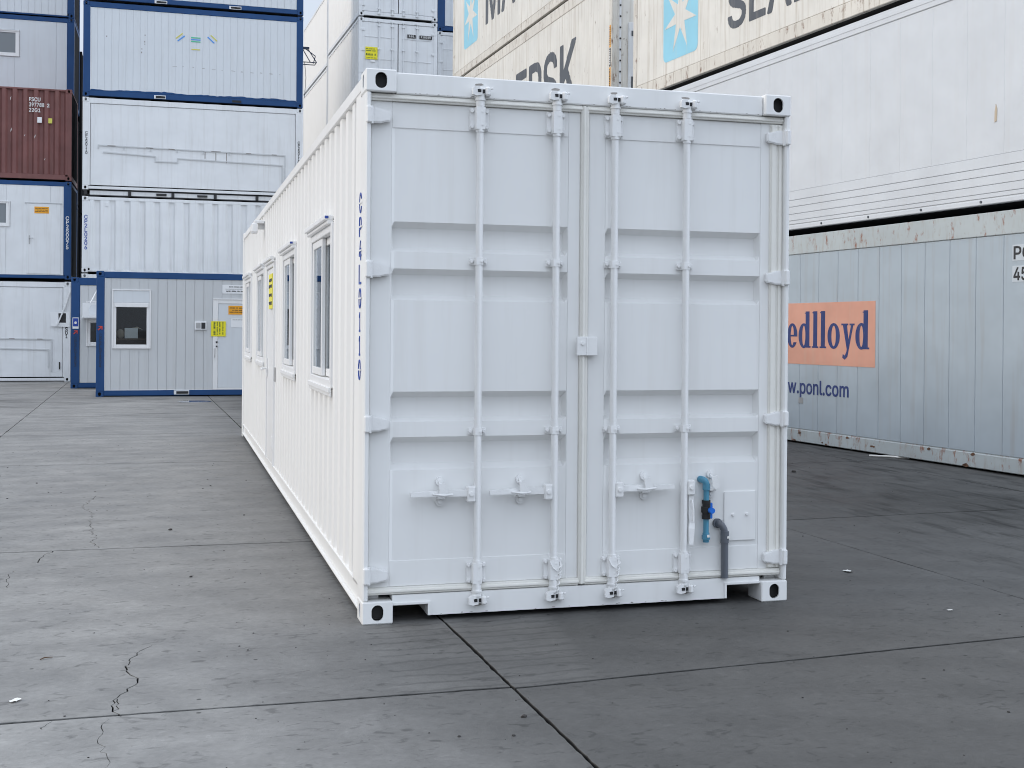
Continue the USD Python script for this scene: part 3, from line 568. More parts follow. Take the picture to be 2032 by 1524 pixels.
            m.cyl((bxp + .050, -.016, zc + .012), (bxp + .062, -.016, zc + .014), .006, 8)
            obj('cam_keeper', m, HW, L, smooth=35)
            obj('cam_slot', MB().box(bxp - .020, bxp - .002, -.0185, .02, zc - .008, zc + .006).box(bxp + .008, bxp + .021, -.0075, .02, zc - .012, zc + .008), M['black'], L)
        s = -1 if i < 2 else 1
        hub = bxp + s * .037; zc = .668
        m = MB().box(hub - .022, hub + .022, -.010, .036, zc - .044, zc + .040, c=.006).cyl((hub, -.010, zc), (hub, -.018, zc), .012, 12)
        obj('handle_hub', m, HW, L, smooth=35)
        def lever(pts, wid, yy):
            mb = MB(); P = np.array(pts); V = []
            for k, (a, b) in enumerate(P):
                t = P[min(k + 1, len(P) - 1)] - P[max(k - 1, 0)]; t = t / np.linalg.norm(t); n = np.array([-t[1], t[0]]); w = wid[k] / 2
                for q, off in (((a, b) + n * w, 0), ((a, b) - n * w, 0)):
                    V.append((q[0], yy[k] + .018, q[1])); V.append((q[0], yy[k] + .046, q[1]))
            F_ = []
            for k in range(len(P) - 1):
                b = 4 * k
                F_ += [[b, b + 2, b + 6, b + 4], [b + 1, b + 5, b + 7, b + 3], [b, b + 4, b + 5, b + 1], [b + 2, b + 3, b + 7, b + 6]]
            F_ += [[0, 1, 3, 2], [len(V) - 4, len(V) - 2, len(V) - 1, len(V) - 3]]
            t_ = trimesh.Trimesh(*(lambda m_: (m_.v[0], m_.f[0]))(mb.add(V, F_)), process=False); t_.fix_normals(); return t_
        if i < 3:
            xk = hub + s * .16 * (1 if i != 1 else .92)
            pts = [(hub, zc + .002), (hub + s * .055, zc + .004), (hub + s * .12, zc + .003), (xk, zc + .001), (hub + s * .22, zc + .004), (hub + s * .325, zc + (.006 if s > 0 else .002))]
            h = obj('handle', lever(pts, [.034, .032, .036, .034, .026, .020], [-.016, -.016, -.012, -.010, -.018, -.024]), HW, L)
            obj('handle_rib', MB().tube([(hub + s * .10, -.008, zc + .001), (hub + s * .15, -.014, zc - .003), (hub + s * .21, -.012, zc + .004)], .006, 8), HW, h, smooth=True)
        else:
            xk = 1.975
            pts = [(hub + .004, zc - .03), (hub + .004, zc - .09), (hub + .006, zc - .15), (hub + .008, zc - .20), (hub + .002, zc - .23), (hub - .002, zc - .32)]
            h = obj('handle', lever(pts, [.030, .030, .034, .032, .034, .024], [-.016, -.014, -.014, -.018, -.030, -.034]), HW, L)
            obj('handle_rib', MB().tube([(hub + .002, -.006, zc - .07), (hub + .010, -.012, zc - .13), (hub + .008, -.014, zc - .19)], .006, 8), HW, h, smooth=True)
        # handle retainer
        m = MB().cyl((xk, .05, zc + .066), (xk, .036, zc + .066), .024, 16).cyl((xk, .036, zc + .066), (xk, .026, zc + .066), .012, 10)
        m.prism(Polygon([(xk - .020, zc + .058), (xk + .016, zc + .062), (xk + .026, zc + .030), (xk + .034, zc + .020), (xk + .028, zc - .004), (xk + .006, zc - .012), (xk - .014, zc + .004), (xk - .014, zc + .024)]), -.016, -.006)
        m.cyl((xk - .004, .04, zc + .05), (xk - .004, -.008, zc + .048), .009, 8)
        m.box(xk - .020, xk + .020, .004, .049, zc - .026, zc - .012, c=.004)
        m.cyl((xk, .05, zc - .042), (xk, .038, zc - .042), .025, 16).cyl((xk, .038, zc - .042), (xk, .028, zc - .042), .012, 10)
        obj('handle_retainer', m, HW, L, smooth=35)
        if i in (1, 2):
            a = np.linspace(0, 1, 26)
            pts = np.c_[bxp + .034 - .02 * a + .006 * np.sin(a * 30), np.full(26, -.014) + .005 * np.cos(a * 30), .275 - .15 * a]
            m = MB().tube(pts, .0035, 6)
            m.tube([(bxp - .028, -.012, .29), (bxp - .012, -.016, .255), (bxp + .014, -.016, .235), (bxp + .03, -.012, .265), (bxp + .034, -.006, .292)], .003, 6)
            obj('wire_tie', m, HW, L, smooth=True)
    rc = random.Random(21); m = MB()
    def chip(x, y, z, w, h): m.prism(Polygon([(x + w * math.cos(t) * rc.uniform(.5, 1), z + h * math.sin(t) * rc.uniform(.4, 1)) for t in np.linspace(0, 5.4, 7)]).buffer(0), y - .0012, y)
    for k in range(34): chip(rc.uniform(.25, 2.25), .028, 2.7825 + rc.uniform(-.002, .003), rc.uniform(.002, .010), rc.uniform(.001, .0025))
    for k in range(16): chip(rc.uniform(.40, 2.02), .028, .032 + rc.uniform(0, .004), rc.uniform(.003, .014), rc.uniform(.001, .003))
    for x_ in (.613, 1.041, 1.376, 1.801): chip(x_ - .004, .028, 2.850, .030, .010); chip(x_ + .006, .028, .070, .032, .009)
    obj('paint_chips', m, paint('chipped_grime', (0.30, 0.28, 0.26), 0.7, dent=0, var=.3), C)
    # water connections on the right door
    px_, py = 1.940, .022
    m = MB().tube([(1.914, .052, .706), (1.916, .036, .706), (1.922, .024, .704), (1.933, .020, .694), (px_, py, .678), (px_, py, .66)], .0195, 16)
    m.cyl((px_, py, .682), (px_, py, .648), .0215, 16); m.cyl((px_, py, .65), (px_, py, .37), .0160, 16)
    m.cyl((px_, py, .405), (px_, py, .385), .0195, 16); m.cyl((px_, py, .392), (px_, py, .368), .0235, 6); m.cyl((px_, py, .37), (px_, py, .352), .0165, 16)
    for k in range(4): m.cyl((px_, py, .354 + .004 * k), (px_, py, .356 + .004 * k), .0178, 14)
    P = obj('water_pipe', m, M['teal'], C, smooth=35, label='blue water inlet pipe with black valve')
    m = MB().cyl((px_, py, .590), (px_, py, .570), .0245, 16).cyl((px_, py, .572), (px_, py, .504), .0225, 16).cyl((px_, py, .506), (px_, py, .484), .0245, 16).cyl((px_, py, .553), (px_, py, .520), .0285, 16).cyl((1.948, .004, .537), (1.953, -.014, .537), .012, 12)
    V_ = obj('valve', m, M['black'], P, smooth=35)
    m = MB().box(1.948, 1.961, -.024, -.012, .490, .580, c=.004).cyl((1.952, -.010, .536), (1.955, -.034, .536), .0165, 14)
    obj('valve_handle', m, M['valve_blue'], P, smooth=35)
    obj('pipe_label', MB().box(1.937, 1.952, -.004, .0, .383, .397), M['paper'], P)
    gx, gy = 2.054, .020
    m = MB().tube([(2.018, .052, .454), (2.020, .040, .454), (2.026, .030, .452), (2.038, .022, .442), (2.049, gy, .422), (gx, gy, .398), (gx, gy, .39)], .0205, 18)
    m.cyl((2.018, .052, .454), (2.020, .038, .454), .027, 18); m.cyl((2.024, .033, .453), (2.031, .027, .449), .0235, 18)
    m.cyl((gx, gy, .41), (gx, gy, .345), .0245, 18); m.cyl((gx, gy, .36), (gx + .001, gy, .146), .0210, 18)
    P = obj('drain_pipe', m, M['grey_pvc'], C, smooth=35, label='grey waste pipe with an elbow going into the door')
    obj('pipe_label', MB().box(gx + .004, gx + .022, -.0085, .0, .372, .385), M['paper'], P)
    m = MB().box(2.060, 2.256, .046, .0535, .350, .632, c=.003)
    for (a, b) in ((2.114, .498), (2.200, .500)): m.cyl((a, .05, b), (a, .036, b), .010, 12, .006)
    obj('access_plate', m, W, C, smooth=35)
    # ------------------------------------------------ left side
    wins = [(1.50, 2.74), (4.02, 5.24), (7.78, 9.05), (10.25, 11.55)]
    dr = (6.27, 7.28)
    holes = [(a, b, 1.15, 2.25) for a, b in wins] + [(dr[0], dr[1], .165, 2.22)]
    m = MB(); ys = sorted([.395, 12.03] + [q for h in holes for q in h[:2]]); zb, zt = .165, 2.805
    sheet(m, [(.2, 0.0), (.395, 0.0)], zb, zt, 'left', .006)
    for a, b in zip(ys[:-1], ys[1:]):
        prof = corr_profile(a, b, phase=.236, depth=.046, crest=.105, slope=.033)
        hit = [h for h in holes if h[0] - 1e-6 <= a and b <= h[1] + 1e-6]
        if hit:
            h = hit[0]
            if h[2] > zb + .01: sheet(m, prof, zb, h[2], 'left', .014)
            sheet(m, prof, h[3], zt, 'left', .014)
        else: sheet(m, prof, zb, zt, 'left', .014)
    obj('side_wall', m, M['white_side'], C)
    m = MB(); sheet(m, corr_profile(.2, 12.03), zb, zt, 'right', Lx - .014); obj('side_wall', m, W, C)
    m = MB(); sheet(m, corr_profile(.15, Lx - .15), .15, 2.78, 'back', Ly - .01); obj('end_wall', m, W, C)
    rp = corr_profile(.1, Ly - .1, depth=.02); V = []; F_ = []
    for a, d in rp: V += [(.05, a, 2.872 - d), (Lx - .05, a, 2.872 - d)]
    for k in range(len(rp) - 1): F_.append([2 * k, 2 * k + 1, 2 * k + 3, 2 * k + 2])
    obj('roof', MB().add(V, F_), W, C)
    for ix in (0, 1):
        X = (lambda a, b: (a, b)) if not ix else (lambda a, b: (Lx - b, Lx - a))
        m = MB().box(*X(.002, .062), .178, Ly - .178, 2.803, 2.878, c=.006); obj('top_rail', m, W, C)
        m = MB().box(*X(.022, .05), .178, Ly - .178, .062, .166, c=.003).box(*X(.0, .05), .178, Ly - .178, .046, .061, c=.003).box(*X(.006, .05), .178, Ly - .178, .1665, .178, c=.003)
        obj('bottom_rail', m, W, C)
    # lining that darkens the rooms inside
    obj('lining', MB().box(1.2, 1.24, .3, 12.0, .17, 2.8), M['panel'], C)
    U = M['upvc']
    for k, (a, b) in enumerate(wins):
        m = MB(); z0, z1 = 1.165, 2.215
        xo, xi = .002, .07
        m.box(xo, xi, a, a + .04, z0, z1, c=.004); m.box(xo, xi, b - .04, b, z0, z1, c=.004); m.box(xo, xi, a + .04, b - .04, z0, z0 + .05, c=.004); m.box(xo, xi, a + .04, b - .04, z1 - .06, z1, c=.004)
        wf = obj('window_frame', m, U, C)
        obj('sill', MB().box(-.012, .01, a - .01, b + .01, z0 - .03, z0 + .003, c=.003).box(-.002, .01, a - .01, b + .01, z0 - .055, z0 - .028, c=.003), U, wf)
        sb = MB().box(-.040, .02, a + .02, b + .04, z1 + .012, z1 + .048, c=.006).box(-.022, .02, a + .02, b + .04, z1 - .012, z1 + .016, c=.005)
        obj('shutter_box', sb, U, wf)
        if k < 3: obj('shutter_cap', MB().box(-.036, -.012, a + .014, a + .0195, z1 + .024, z1 + .040, c=.003), M['ink_blue'] if k in (0, 1) else M['panel'], wf)
        mid = (a + b) / 2
        for (p, q, x) in ((a + .055, mid + .03, .042), (mid - .03, b - .055, .012)):
            s = MB().box(x, x + .026, p, p + .042, z0 + .057, z1 - .062, c=.003).box(x, x + .026, q - .042, q, z0 + .057, z1 - .062, c=.003)
            s.box(x, x + .026, p + .05, q - .05, z0 + .057, z0 + .107, c=.003).box(x, x + .026, p + .05, q - .05, z1 - .112, z1 - .062, c=.003)
            sa = obj('sash', s, U, wf)
            obj('pane', MB().box(x + .010, x + .014, p + .05, q - .05, z0 + .107, z1 - .112), M['glass'], wf)
        obj('blind', B(.085, .09, a + (.04 if k else .30), b - .04, z0 + .02, z1 - .03), M['signwhite'], wf)
    # side door
    m = MB().box(-.004, .06, dr[0], dr[0] + .05, .166, 2.22, c=.004).box(-.004, .06, dr[1] - .05, dr[1], .166, 2.22, c=.004).box(-.004, .06, dr[0] + .05, dr[1] - .05, 2.16, 2.22, c=.004)
    m.box(.008, .05, dr[0] + .055, dr[1] - .055, .18, 2.155, c=.004)
    D = obj('side_door', m, U, C)
    obj('canopy', MB().box(-.042, .0, dr[0] - .03, dr[1] + .03, 2.225, 2.262, c=.006).box(-.024, .0, dr[0] - .03, dr[1] + .03, 2.20, 2.228, c=.005), U, D)
    m = MB().box(-.006, .008, 7.13, 7.18, 1.03, 1.23, c=.004).tube([(.0, 7.155, 1.12), (-.055, 7.155, 1.12), (-.06, 7.14, 1.12), (-.06, 7.03, 1.11)], .010, 8)
    obj('door_handle', m, M['upvc'], D, smooth=35)
    obj('lock_plate', MB().box(-.002, .014, 6.10, 6.16, 1.02, 1.16, c=.003), M['metal'], C)
    p = obj('door_sign', B(-.010, .007, 6.34, 6.78, 1.74, 2.09), M['yellow'], D)
    rngs = random.Random(3); sm = MB()
    for zz in (2.03, 1.97, 1.88, 1.80):
        y = 6.37
        while y < 6.74:
            w = rngs.uniform(.02, .05); sm.box(-.0125, -.0095, y, y + w, zz - rngs.uniform(.012, .024), zz + .012); y += w + .012
    obj('lettering', sm, M['ink'], p)
    m = MB().box(-.10, .012, 7.80, 7.98, 2.70, 2.735, c=.006).box(-.13, -.06, 7.79, 7.99, 2.60, 2.70, c=.01).box(-.06, .012, 7.86, 7.92, 2.64, 2.71)
    fl = obj('floodlight', m, M['upvc'], C); obj('lens', B(-.125, -.065, 7.80, 7.98, 2.594, 2.602), M['signwhite'], fl)
    obj('cable_socket', MB().box(-.012, .012, 6.28, 6.36, .34, .47, c=.004).box(-.016, -.010, 6.30, 6.34, .37, .44, c=.003), M['upvc'], C)
    # identification letters down the corner post, stencilled
    m = MB()
    for i, ch in enumerate('CP4L0110'):
        v, f = glyphs(ch, .105, False); ww = v[:, 0].max(); k = .082 / ww if ch != '1' else .55
        yc = .163; z = 2.262 - .105 - i * .1265
        m.add(np.c_[np.full(len(v), -.0015) + v[:, 2] * .003, yc + (ww / 2 - v[:, 0]) * k, z + v[:, 1]], f)
    obj('lettering', m, M['ink_blue'], C)
    m = MB()
    for i in (0, 1, 2, 4, 7): m.box(-.0022, -.0017, .10, .225, 2.262 - .0565 - i * .1265, 2.262 - .0485 - i * .1265)
    obj('stencil_bridges', m, W, C)
main_container()

# ------------------------------------------------------------------ generic stacked unit (front face looks along local -y)
def base_unit(name, label, cat, loc, rz, Lx, Ly, H, frame, wall, post=.10, rail=.12, railb=.14, side='flat', group=None, cast=None, roofmat=None, rear='flat', railmat=None, sidemat=None):
    T = thing(name, label, cat, loc, rz, group)
    cast = cast or frame; railmat = railmat or frame
    for iz in (0, 1):
        for ix in (0, 1): obj('corner_casting', casting_at(Lx, Ly, H, 0, ix, 0, iz), cast, T)
    for ix in (0, 1):
        for iy in (0, 1):
            x = 0.003 if not ix else Lx - post; y = .004 if not iy else Ly - post
            obj('corner_post', MB().box(x, x + post - .003, y, y + post - .004, .118 if not iy else 0, H - .118 if not iy else H, c=.006), frame, T)
    obj('top_rail', MB().box(.162, Lx - .162, .012, .08, H - rail, H - .012, c=.005), railmat, T)
    obj('bottom_rail', MB().box(.162, Lx - .162, .012, .08, .022, railb, c=.005), railmat, T)
    for ix in (0, 1):
        X = (.006, .07) if not ix else (Lx - .07, Lx - .006)
        obj('top_rail', MB().box(*X, .178, Ly - post, H - rail * .8, H - .015, c=.005), frame, T)
        obj('bottom_rail', MB().box(*X, .178, Ly - post, .022, railb, c=.005), frame, T)
    for ix in (0, 1):
        m = MB(); f = ('left', 'right')[ix]; o = .012 if not ix else Lx - .012
        if side == 'corr': sheet(m, corr_profile(post, Ly - post, depth=.03), railb, H - rail * .8, f, o)
        else: sheet(m, [(post, 0), (Ly - post, 0)], railb, H - rail * .8, f, o)
        obj('side_wall', m, sidemat or wall, T)
    m = MB(); sheet(m, [(post, 0), (Lx - post, 0)], .02, H - .02, 'back', Ly - .012); obj('end_wall', m, wall, T)
    obj('roof', MB().box(.05, Lx - .05, .07, Ly - .02, H - .04, H - .02), roofmat or wall, T)
    obj('underfloor', MB().box(.05, Lx - .05, .09, Ly - .02, .03, .12), M['dark'], T)
    return T

def panels(T, x0, x1, z0, z1, width, mat, y=.022, gap=.006, skip=(), name='wall_panel', start=None, depth=.02, c=.003):
    """vertical wall panels with open seams; skip = openings (xa, xb, za, zb) cut out of them"""
    xs = [x0]; x = (start if start is not None else x0) + width
    while x < x1 - width * .25:
        xs.append(x); x += width
    xs.append(x1)
    for a, b in zip(xs[:-1], xs[1:]):
        poly = sbox(a + gap / 2, z0, b - gap / 2, z1)
        for s in skip: poly = poly.difference(sbox(s[0], s[2], s[1], s[3]))
        if poly.is_empty: continue
        if hasattr(poly, 'geoms'):
            for g_ in poly.geoms: obj(name, MB().prism(g_, y, y + depth), mat, T)
            continue
        if abs(poly.area - (b - a - gap) * (z1 - z0)) < 1e-6: m = MB().box(a + gap / 2, b - gap / 2, y, y + depth, z0, z1, c=c)
        else: m = MB().prism(poly, y, y + depth)
        obj(name, m, mat, T)
    obj('wall_core', MB().prism(sbox(x0, z0, x1, z1).difference(union_all([sbox(s[0], s[2], s[1], s[3]) for s in skip])) if skip else sbox(x0, z0, x1, z1), y + depth - .006, y + depth + .03), M['panel'] if mat is not M['pon_grey'] else M['pon_rail'], T)

def fork_pocket(T, x0, x1, z0, z1, rim):
    obj('fork_pocket', MB().box(x0, x1, -.003, .013, z0, z1, c=.002), rim, T)
    obj('fork_pocket_hole', MB().box(x0 + .05, x1 - .015, -.006, .012, z0 + .015, z1 - .02), M['black'], T)

def window_unit(T, x0, x1, z0, z1, y=.022, head=.30, fw_=.06, mat=None, glass='glass', box_shutter=True):
    U = mat or M['upvc']
    m = MB().box(x0, x1, y - .022, y + .03, z0, z0 + .03, c=.004).box(x0, x1, y - .022, y + .03, z1 - .025, z1, c=.004).box(x0, x0 + .03, y - .022, y + .03, z0 + .03, z1 - .025, c=.004).box(x1 - .03, x1, y - .022, y + .03, z0 + .03, z1 - .025, c=.004)
    w = obj('window', m, U, T)
    zt = z1 - .025 - head
    if head > .05:
        obj('shutter_box', MB().box(x0 + .03, x1 - .03, y - .012, y + .03, zt, z1 - .025, c=.004), M['panel_pale'], w)
        obj('shutter', MB().box(x0 + .055, x1 - .055, y - .030, y - .012, zt - .10, zt - .006, c=.006), U, w)
    a, b, c, d = x0 + .03, x1 - .03, z0 + .03, zt
    f = fw_
    obj('sash', MB().box(a, a + f, y - .008, y + .03, c, d, c=.004).box(b - f, b, y - .008, y + .03, c, d, c=.004).box(a + f, b - f, y - .008, y + .03, c, c + f, c=.004).box(a + f, b - f, y - .008, y + .03, d - f * .6, d, c=.004), U, w)
    obj('pane', MB().box(a + f, b - f, y + .006, y + .012, c + f, d - f * .6), M[glass], w)
    return w

# ------------------------------------------------------------------ right-hand stack (long sides face the yard)
A0 = np.array([7.38, 9.63]); dback = np.array([-0.0957, 0.9954]); dback /= np.linalg.norm(dback)
pos = A0 + 5.22 * dback; RZ = math.degrees(math.atan2(-dback[1], -dback[0])); L40 = 12.192

def serif_text(text, h):
    """bold condensed serif lettering (only the characters of one logo), x-height h*0.66"""
    xh = h * .66; st = h * .15; se = h * .05; th = h * .045
    def rect(a, b, c, d): return sbox(a, b, c, d)
    def bowl(cx, w): return affinity.scale(Point(cx, xh / 2).buffer(1, quad_segs=10), w / 2, xh / 2 + h * .015).difference(affinity.scale(Point(cx, xh / 2).buffer(1, quad_segs=10), w / 2 - st * .95, xh / 2 - th * 1.2))
    out = []; x = 0.0
    for ch in text:
        if ch == 'l': g = [rect(se, 0, se + st, h), rect(0, 0, st + 2 * se, th), Polygon([(0, h - th), (se, h - th * 1.4), (se + st, h), (se, h - th * .2)])]; w = st + 2 * se
        elif ch == 'd': bw = h * .42; g = [bowl(bw / 2, bw), rect(bw - st * .9, 0, bw + st * .1, h), rect(bw - st * .9, 0, bw + st * .1 + se, th), Polygon([(bw - st * .9 - se, h - th), (bw - st * .9, h - th * 1.5), (bw, h)])]; w = bw + st * .1 + se
        elif ch == 'o': bw = h * .46; g = [bowl(bw / 2, bw)]; w = bw
        elif ch == 'e': bw = h * .42; g = [bowl(bw / 2, bw).difference(rect(bw * .5, xh * .22, bw + .01, xh * .46)), rect(st * .5, xh * .46, bw - st * .5, xh * .46 + th)]; w = bw
        elif ch == 'y': bw = h * .46; g = [Polygon([(se, xh), (se + st, xh), (bw * .62, xh * .12), (bw * .45, -xh * .02)]), Polygon([(bw - se - th, xh), (bw - se * .3, xh), (bw * .50, -xh * .32), (bw * .28, -xh * .44), (bw * .1, -xh * .36), (bw * .14, -xh * .22), (bw * .3, -xh * .28), (bw * .42, -xh * .12)]), rect(0, xh - th, st + se * 2, xh), rect(bw - se * 3.2, xh - th, bw + se * .4, xh)]; w = bw
        elif ch == 'N': g = [rect(se, 0, se + th * 1.5, h), rect(h * .5, 0, h * .5 + th * 1.5, h), Polygon([(se, h), (se + st, h), (h * .5 + th * 1.5, 0), (h * .5, 0)]), rect(0, 0, se * 3.2, th), rect(0, h - th, se * 2, h), rect(h * .5 - se, h - th, h * .5 + se * 2.4, h)]; w = h * .5 + se * 2.4
        out.append(affinity.translate(union_all(g), x, 0)); x += w + h * .055
    return union_all(out), x

def reefer(name, label, z0, H, mat, railmat, panel_w, start, loc2, rz, botrail, toprail, y=.014, cat='container', Lx=L40, botband=0.0, gap=.0016):
    T = thing(name, label, cat, (loc2[0], loc2[1], z0), rz)
    for iz in (0, 1):
        for ix in (0, 1): obj('corner_casting', casting_at(Lx, 2.438, H, 0, ix, 0, iz), railmat, T)
    for ix in (0, 1):
        for iy in (0, 1):
            x = .003 if not ix else Lx - .15; yy = .003 if not iy else 2.438 - .12
            obj('corner_post', MB().box(x, x + .147, yy, yy + .117, .118 if not iy else 0, H - .118 if not iy else H, c=.01), railmat, T)
    obj('top_rail', MB().box(.165, Lx - .165, .004, .08, H - toprail, H - .006, c=.008), railmat, T)
    obj('bottom_rail', MB().box(.165, Lx - .165, .006, .08, .025, botrail - .012, c=.008).box(.165, Lx - .165, .022, .06, botrail - .012, botrail), railmat, T)
    a0, a1, b0, b1 = .155, Lx - .155, botrail + botband, H - toprail - .004
    panels(T, a0, a1, b0, b1, panel_w, mat, y=y, gap=gap, name='side_panel', start=start, depth=.016, c=.003 if gap > .003 else .0)
    for f_, o_ in (('left', .02), ('right', Lx - .02)): obj('end_wall', sheet(MB(), [(.1, 0), (2.33, 0)], .1, H - .05, f_, o_), mat, T)
    m = MB(); sheet(m, [(.1, 0), (Lx - .1, 0)], .02, H, 'back', 2.42); obj('side_wall', m, mat, T)
    obj('roof', MB().box(.05, Lx - .05, .05, 2.40, H - .05, H - .02), mat, T)
    obj('underfloor', MB().box(.1, Lx - .1, .08, 2.36, .05, .13), M['dark'], T)
    return T

# bottom: grey-blue reefer
T = reefer('refrigerated_container', 'grey blue refrigerated container with faded orange logo panel at the bottom of the right stack', 0.0, 2.905, M['pon_grey'], M['pon_rail'], .447, .156 + .447 * .82 - .447, pos, RZ, .205, .27, gap=.005)
P = obj('logo_panel', MB().box(4.30, 7.16, .0105, .0138, 1.105, 1.952), M['salmon'], T)
g, wtot = serif_text('Nedlloyd', .50)
g = affinity.scale(g, 2.36 / wtot, 1.0, origin=(0, 0)); g = affinity.translate(g, 4.71, 1.335)
obj('logo_lettering', MB().prism(g, .0078, .0104), M['navy'], P)
m = text_front(MB(), 'www.ponl.com', 4.70, .70, .185, y=.0112, depth=.0024, width=1.90); obj('web_address', m, M['navy'], T)
for zz, txt, ww in ((2.36, 'PONU 450918 6', 1.62), (2.13, '45R1', .46)):
    p = obj('code_plate', MB().box(9.60, 9.66 + ww, .0108, .0138, zz - .02, zz + .155), M['plate_pale'], T)
    obj('code_lettering', text_front(MB(), txt.split(' ')[0] if ww > 1 else txt, 9.62, zz, .135, y=.0084, depth=.0022, width=.60 if ww > 1 else .44), M['ink'], p)
obj('data_plate', MB().box(5.42, 5.53, .010, .0138, .56, .64), M['metal'], T)
m = MB()
rng = random.Random(4)
for k in range(22): 
    x = rng.uniform(5.1, 11.8); w_ = rng.uniform(.012, .06); z_ = rng.choice((rng.uniform(.03, .06), rng.uniform(.10, .18)))
    m.prism(Polygon([(x + w_ * math.cos(t) * rng.uniform(.4, 1.0), z_ + w_ * .45 * math.sin(t) * rng.uniform(.3, 1.0)) for t in np.linspace(0, 6.0, 9)]).buffer(0), .003, .0058)
obj('rust_scabs', m, paint('rust_scab', (0.12, 0.06, 0.035), 0.8, dent=.2, var=.3), T)

# middle: white reefer
T = reefer('refrigerated_container', 'clean white refrigerated container between the grey blue one and the SEALAND one', 2.965, 2.63, M['white_reefer'], M['white_reefer'], .61, .3, pos, RZ, .098, .17, botband=.47)
for k, (a, b) in enumerate(((.100, .148), (.152, .240), (.244, .342), (.346, .436), (.440, .565))):
    obj('kick_strip', MB().box(.155, L40 - .155, .011, .03, a, b, c=.004), M['white_reefer'], T)
obj('top_trim', MB().box(.165, L40 - .165, -.001, .0035, 2.63 - .10, 2.63 - .055, c=.001), M['white_reefer'], T)
m = MB()
for k in range(8): m.cyl((4.9 + k * 1.05, .012, .062), (4.9 + k * 1.05, -.003, .062), .016, 8)
obj('rail_bolts', m, M['ink_slate'], T)
obj('torn_patch', MB().prism([(9.30, .93), (9.335, .94), (9.34, 1.08), (9.32, 1.13), (9.305, 1.05)], .008, .0138), M['beige'], T)

# top: cream reefer with star emblem
def star(n, R, r, cx, cz, rot=0.0):
    return Polygon([(cx + (R if k % 2 == 0 else r) * math.sin(rot + math.pi * k / n), cz + (R if k % 2 == 0 else r) * math.cos(rot + math.pi * k / n)) for k in range(2 * n)])
def emblem(T, x0, x1, z0, z1):
    bp = sbox(x0 + .12, z0 + .12, x1 - .12, z1 - .12).buffer(.12, quad_segs=6)
    p = obj('star_emblem', MB().prism(bp, .0105, .0137), M['sky_blue'], T)
    cx, cz = (x0 + x1) / 2, (z0 + z1) / 2; R = min(x1 - x0, z1 - z0) * .47
    obj('star', MB().prism(affinity.scale(star(7, R, R * .33, cx, cz), 1.0, (z1 - z0) / (x1 - x0) * .95, origin=(cx, cz)), .0078, .0104), M['cream_reefer'], p)
T = reefer('refrigerated_container', 'weathered cream refrigerated container with star emblem and SEALAND lettering topping the right stack', 5.655, 2.9, M['cream_reefer'], M['cream_rail'], .46, .2, pos, RZ, .24, .25)
emblem(T, 1.18, 2.40, .44, 1.84)
obj('side_lettering', text_front(MB(), 'SEALAND', 3.36, .55, .66, y=.0112, depth=.0026, width=4.35), M['ink_slate'], T)

# ------------------------------------------------------------------ stack behind it with the big lettering
MP = (6.479, 28.381); MRZ = math.degrees(math.atan2(-math.cos(-.039), -math.sin(-.039)))
for z0 in (0.0, 2.76):
    T = reefer('refrigerated_container', ('plain cream refrigerated container on the ground under the lettered ones' if z0 == 0 else 'plain cream refrigerated container carrying the one whose lettering ends in K'), z0, 2.70, M['cream_reefer'], M['cream_rail'], 1.2, .2, MP, MRZ, .22, .24)
for k, (z0, H, tz) in enumerate(((5.535, 2.88, .76), (8.45, 2.9, .90))):
    T = reefer('refrigerated_container', ('dirty white refrigerated container with large lettering ending in K, under another one' if k == 0 else 'weathered white refrigerated container with star emblem left of the letters MA'), z0, H, M['cream_reefer'] if k else M['cream_reefer'], M['cream_rail'], .46, .2, MP, MRZ, .22, .24)
    obj('side_lettering', text_front(MB(), 'MAERSK', 3.34, tz, 1.22, y=.0112, depth=.0026, width=6.83), M['ink_slate'], T)
    if k: emblem(T, 1.2, 2.58, .66, 2.30)
    # refrigeration end, looking along +x local
    X = L40 - .02
    m = MB().box(X, X + .012, .16, .20, .25, H - .2); obj('end_frame', m, M['white_old'], T)
    m = MB()
    for j in range(12): m.cyl((X + .012, .18, .3 + j * .21), (X + .022, .18, .3 + j * .21), .018, 8)
    obj('frame_bolts', m, M['ink'], T)
    u = obj('cooling_unit', MB().box(X, X + .03, .34, 2.25, .15, H - 1.0, c=.02), M['white_old'], T)
    obj('condenser_grille', MB().box(X + .028, X + .036, .40, 2.15, .2, .85), M['ink_slate'], u)
    obj('fan_slot', MB().box(X + .028, X + .036, .40, 1.2, 1.62, 1.72, c=.003), M['ink_slate'], u)
    m = MB().cyl((X + .03, .75, 1.30), (X + .04, .75, 1.30), .26, 20); f_ = obj('fan', m, M['ink_slate'], u); 
    obj('fan_hub', MB().cyl((X + .04, .75, 1.30), (X + .06, .75, 1.30), .14, 16), M['white_old'], u)
    if k == 0:
        m = MB(); 
        for (a, b, mt) in ((.55, 1.02, 'orange_sign'), (1.02, 1.38, 'ink'), (1.38, 1.82, 'orange_sign')):
            p = obj('warning_label', MB().box(L40 - .115, L40 - .045, -.001, .0025, a + .01, b - .01), M[mt], T)
            mm = MB(); z = b - .04
            rr = random.Random(int(a * 100))
            while z > a + .05:
                hh = rr.uniform(.015, .04); mm.box(L40 - .10, L40 - .062, -.003, -.0008, z - hh, z); z -= hh + .015
            obj('lettering', mm, M['ink'] if mt != 'ink' else M['ink_white'], p)

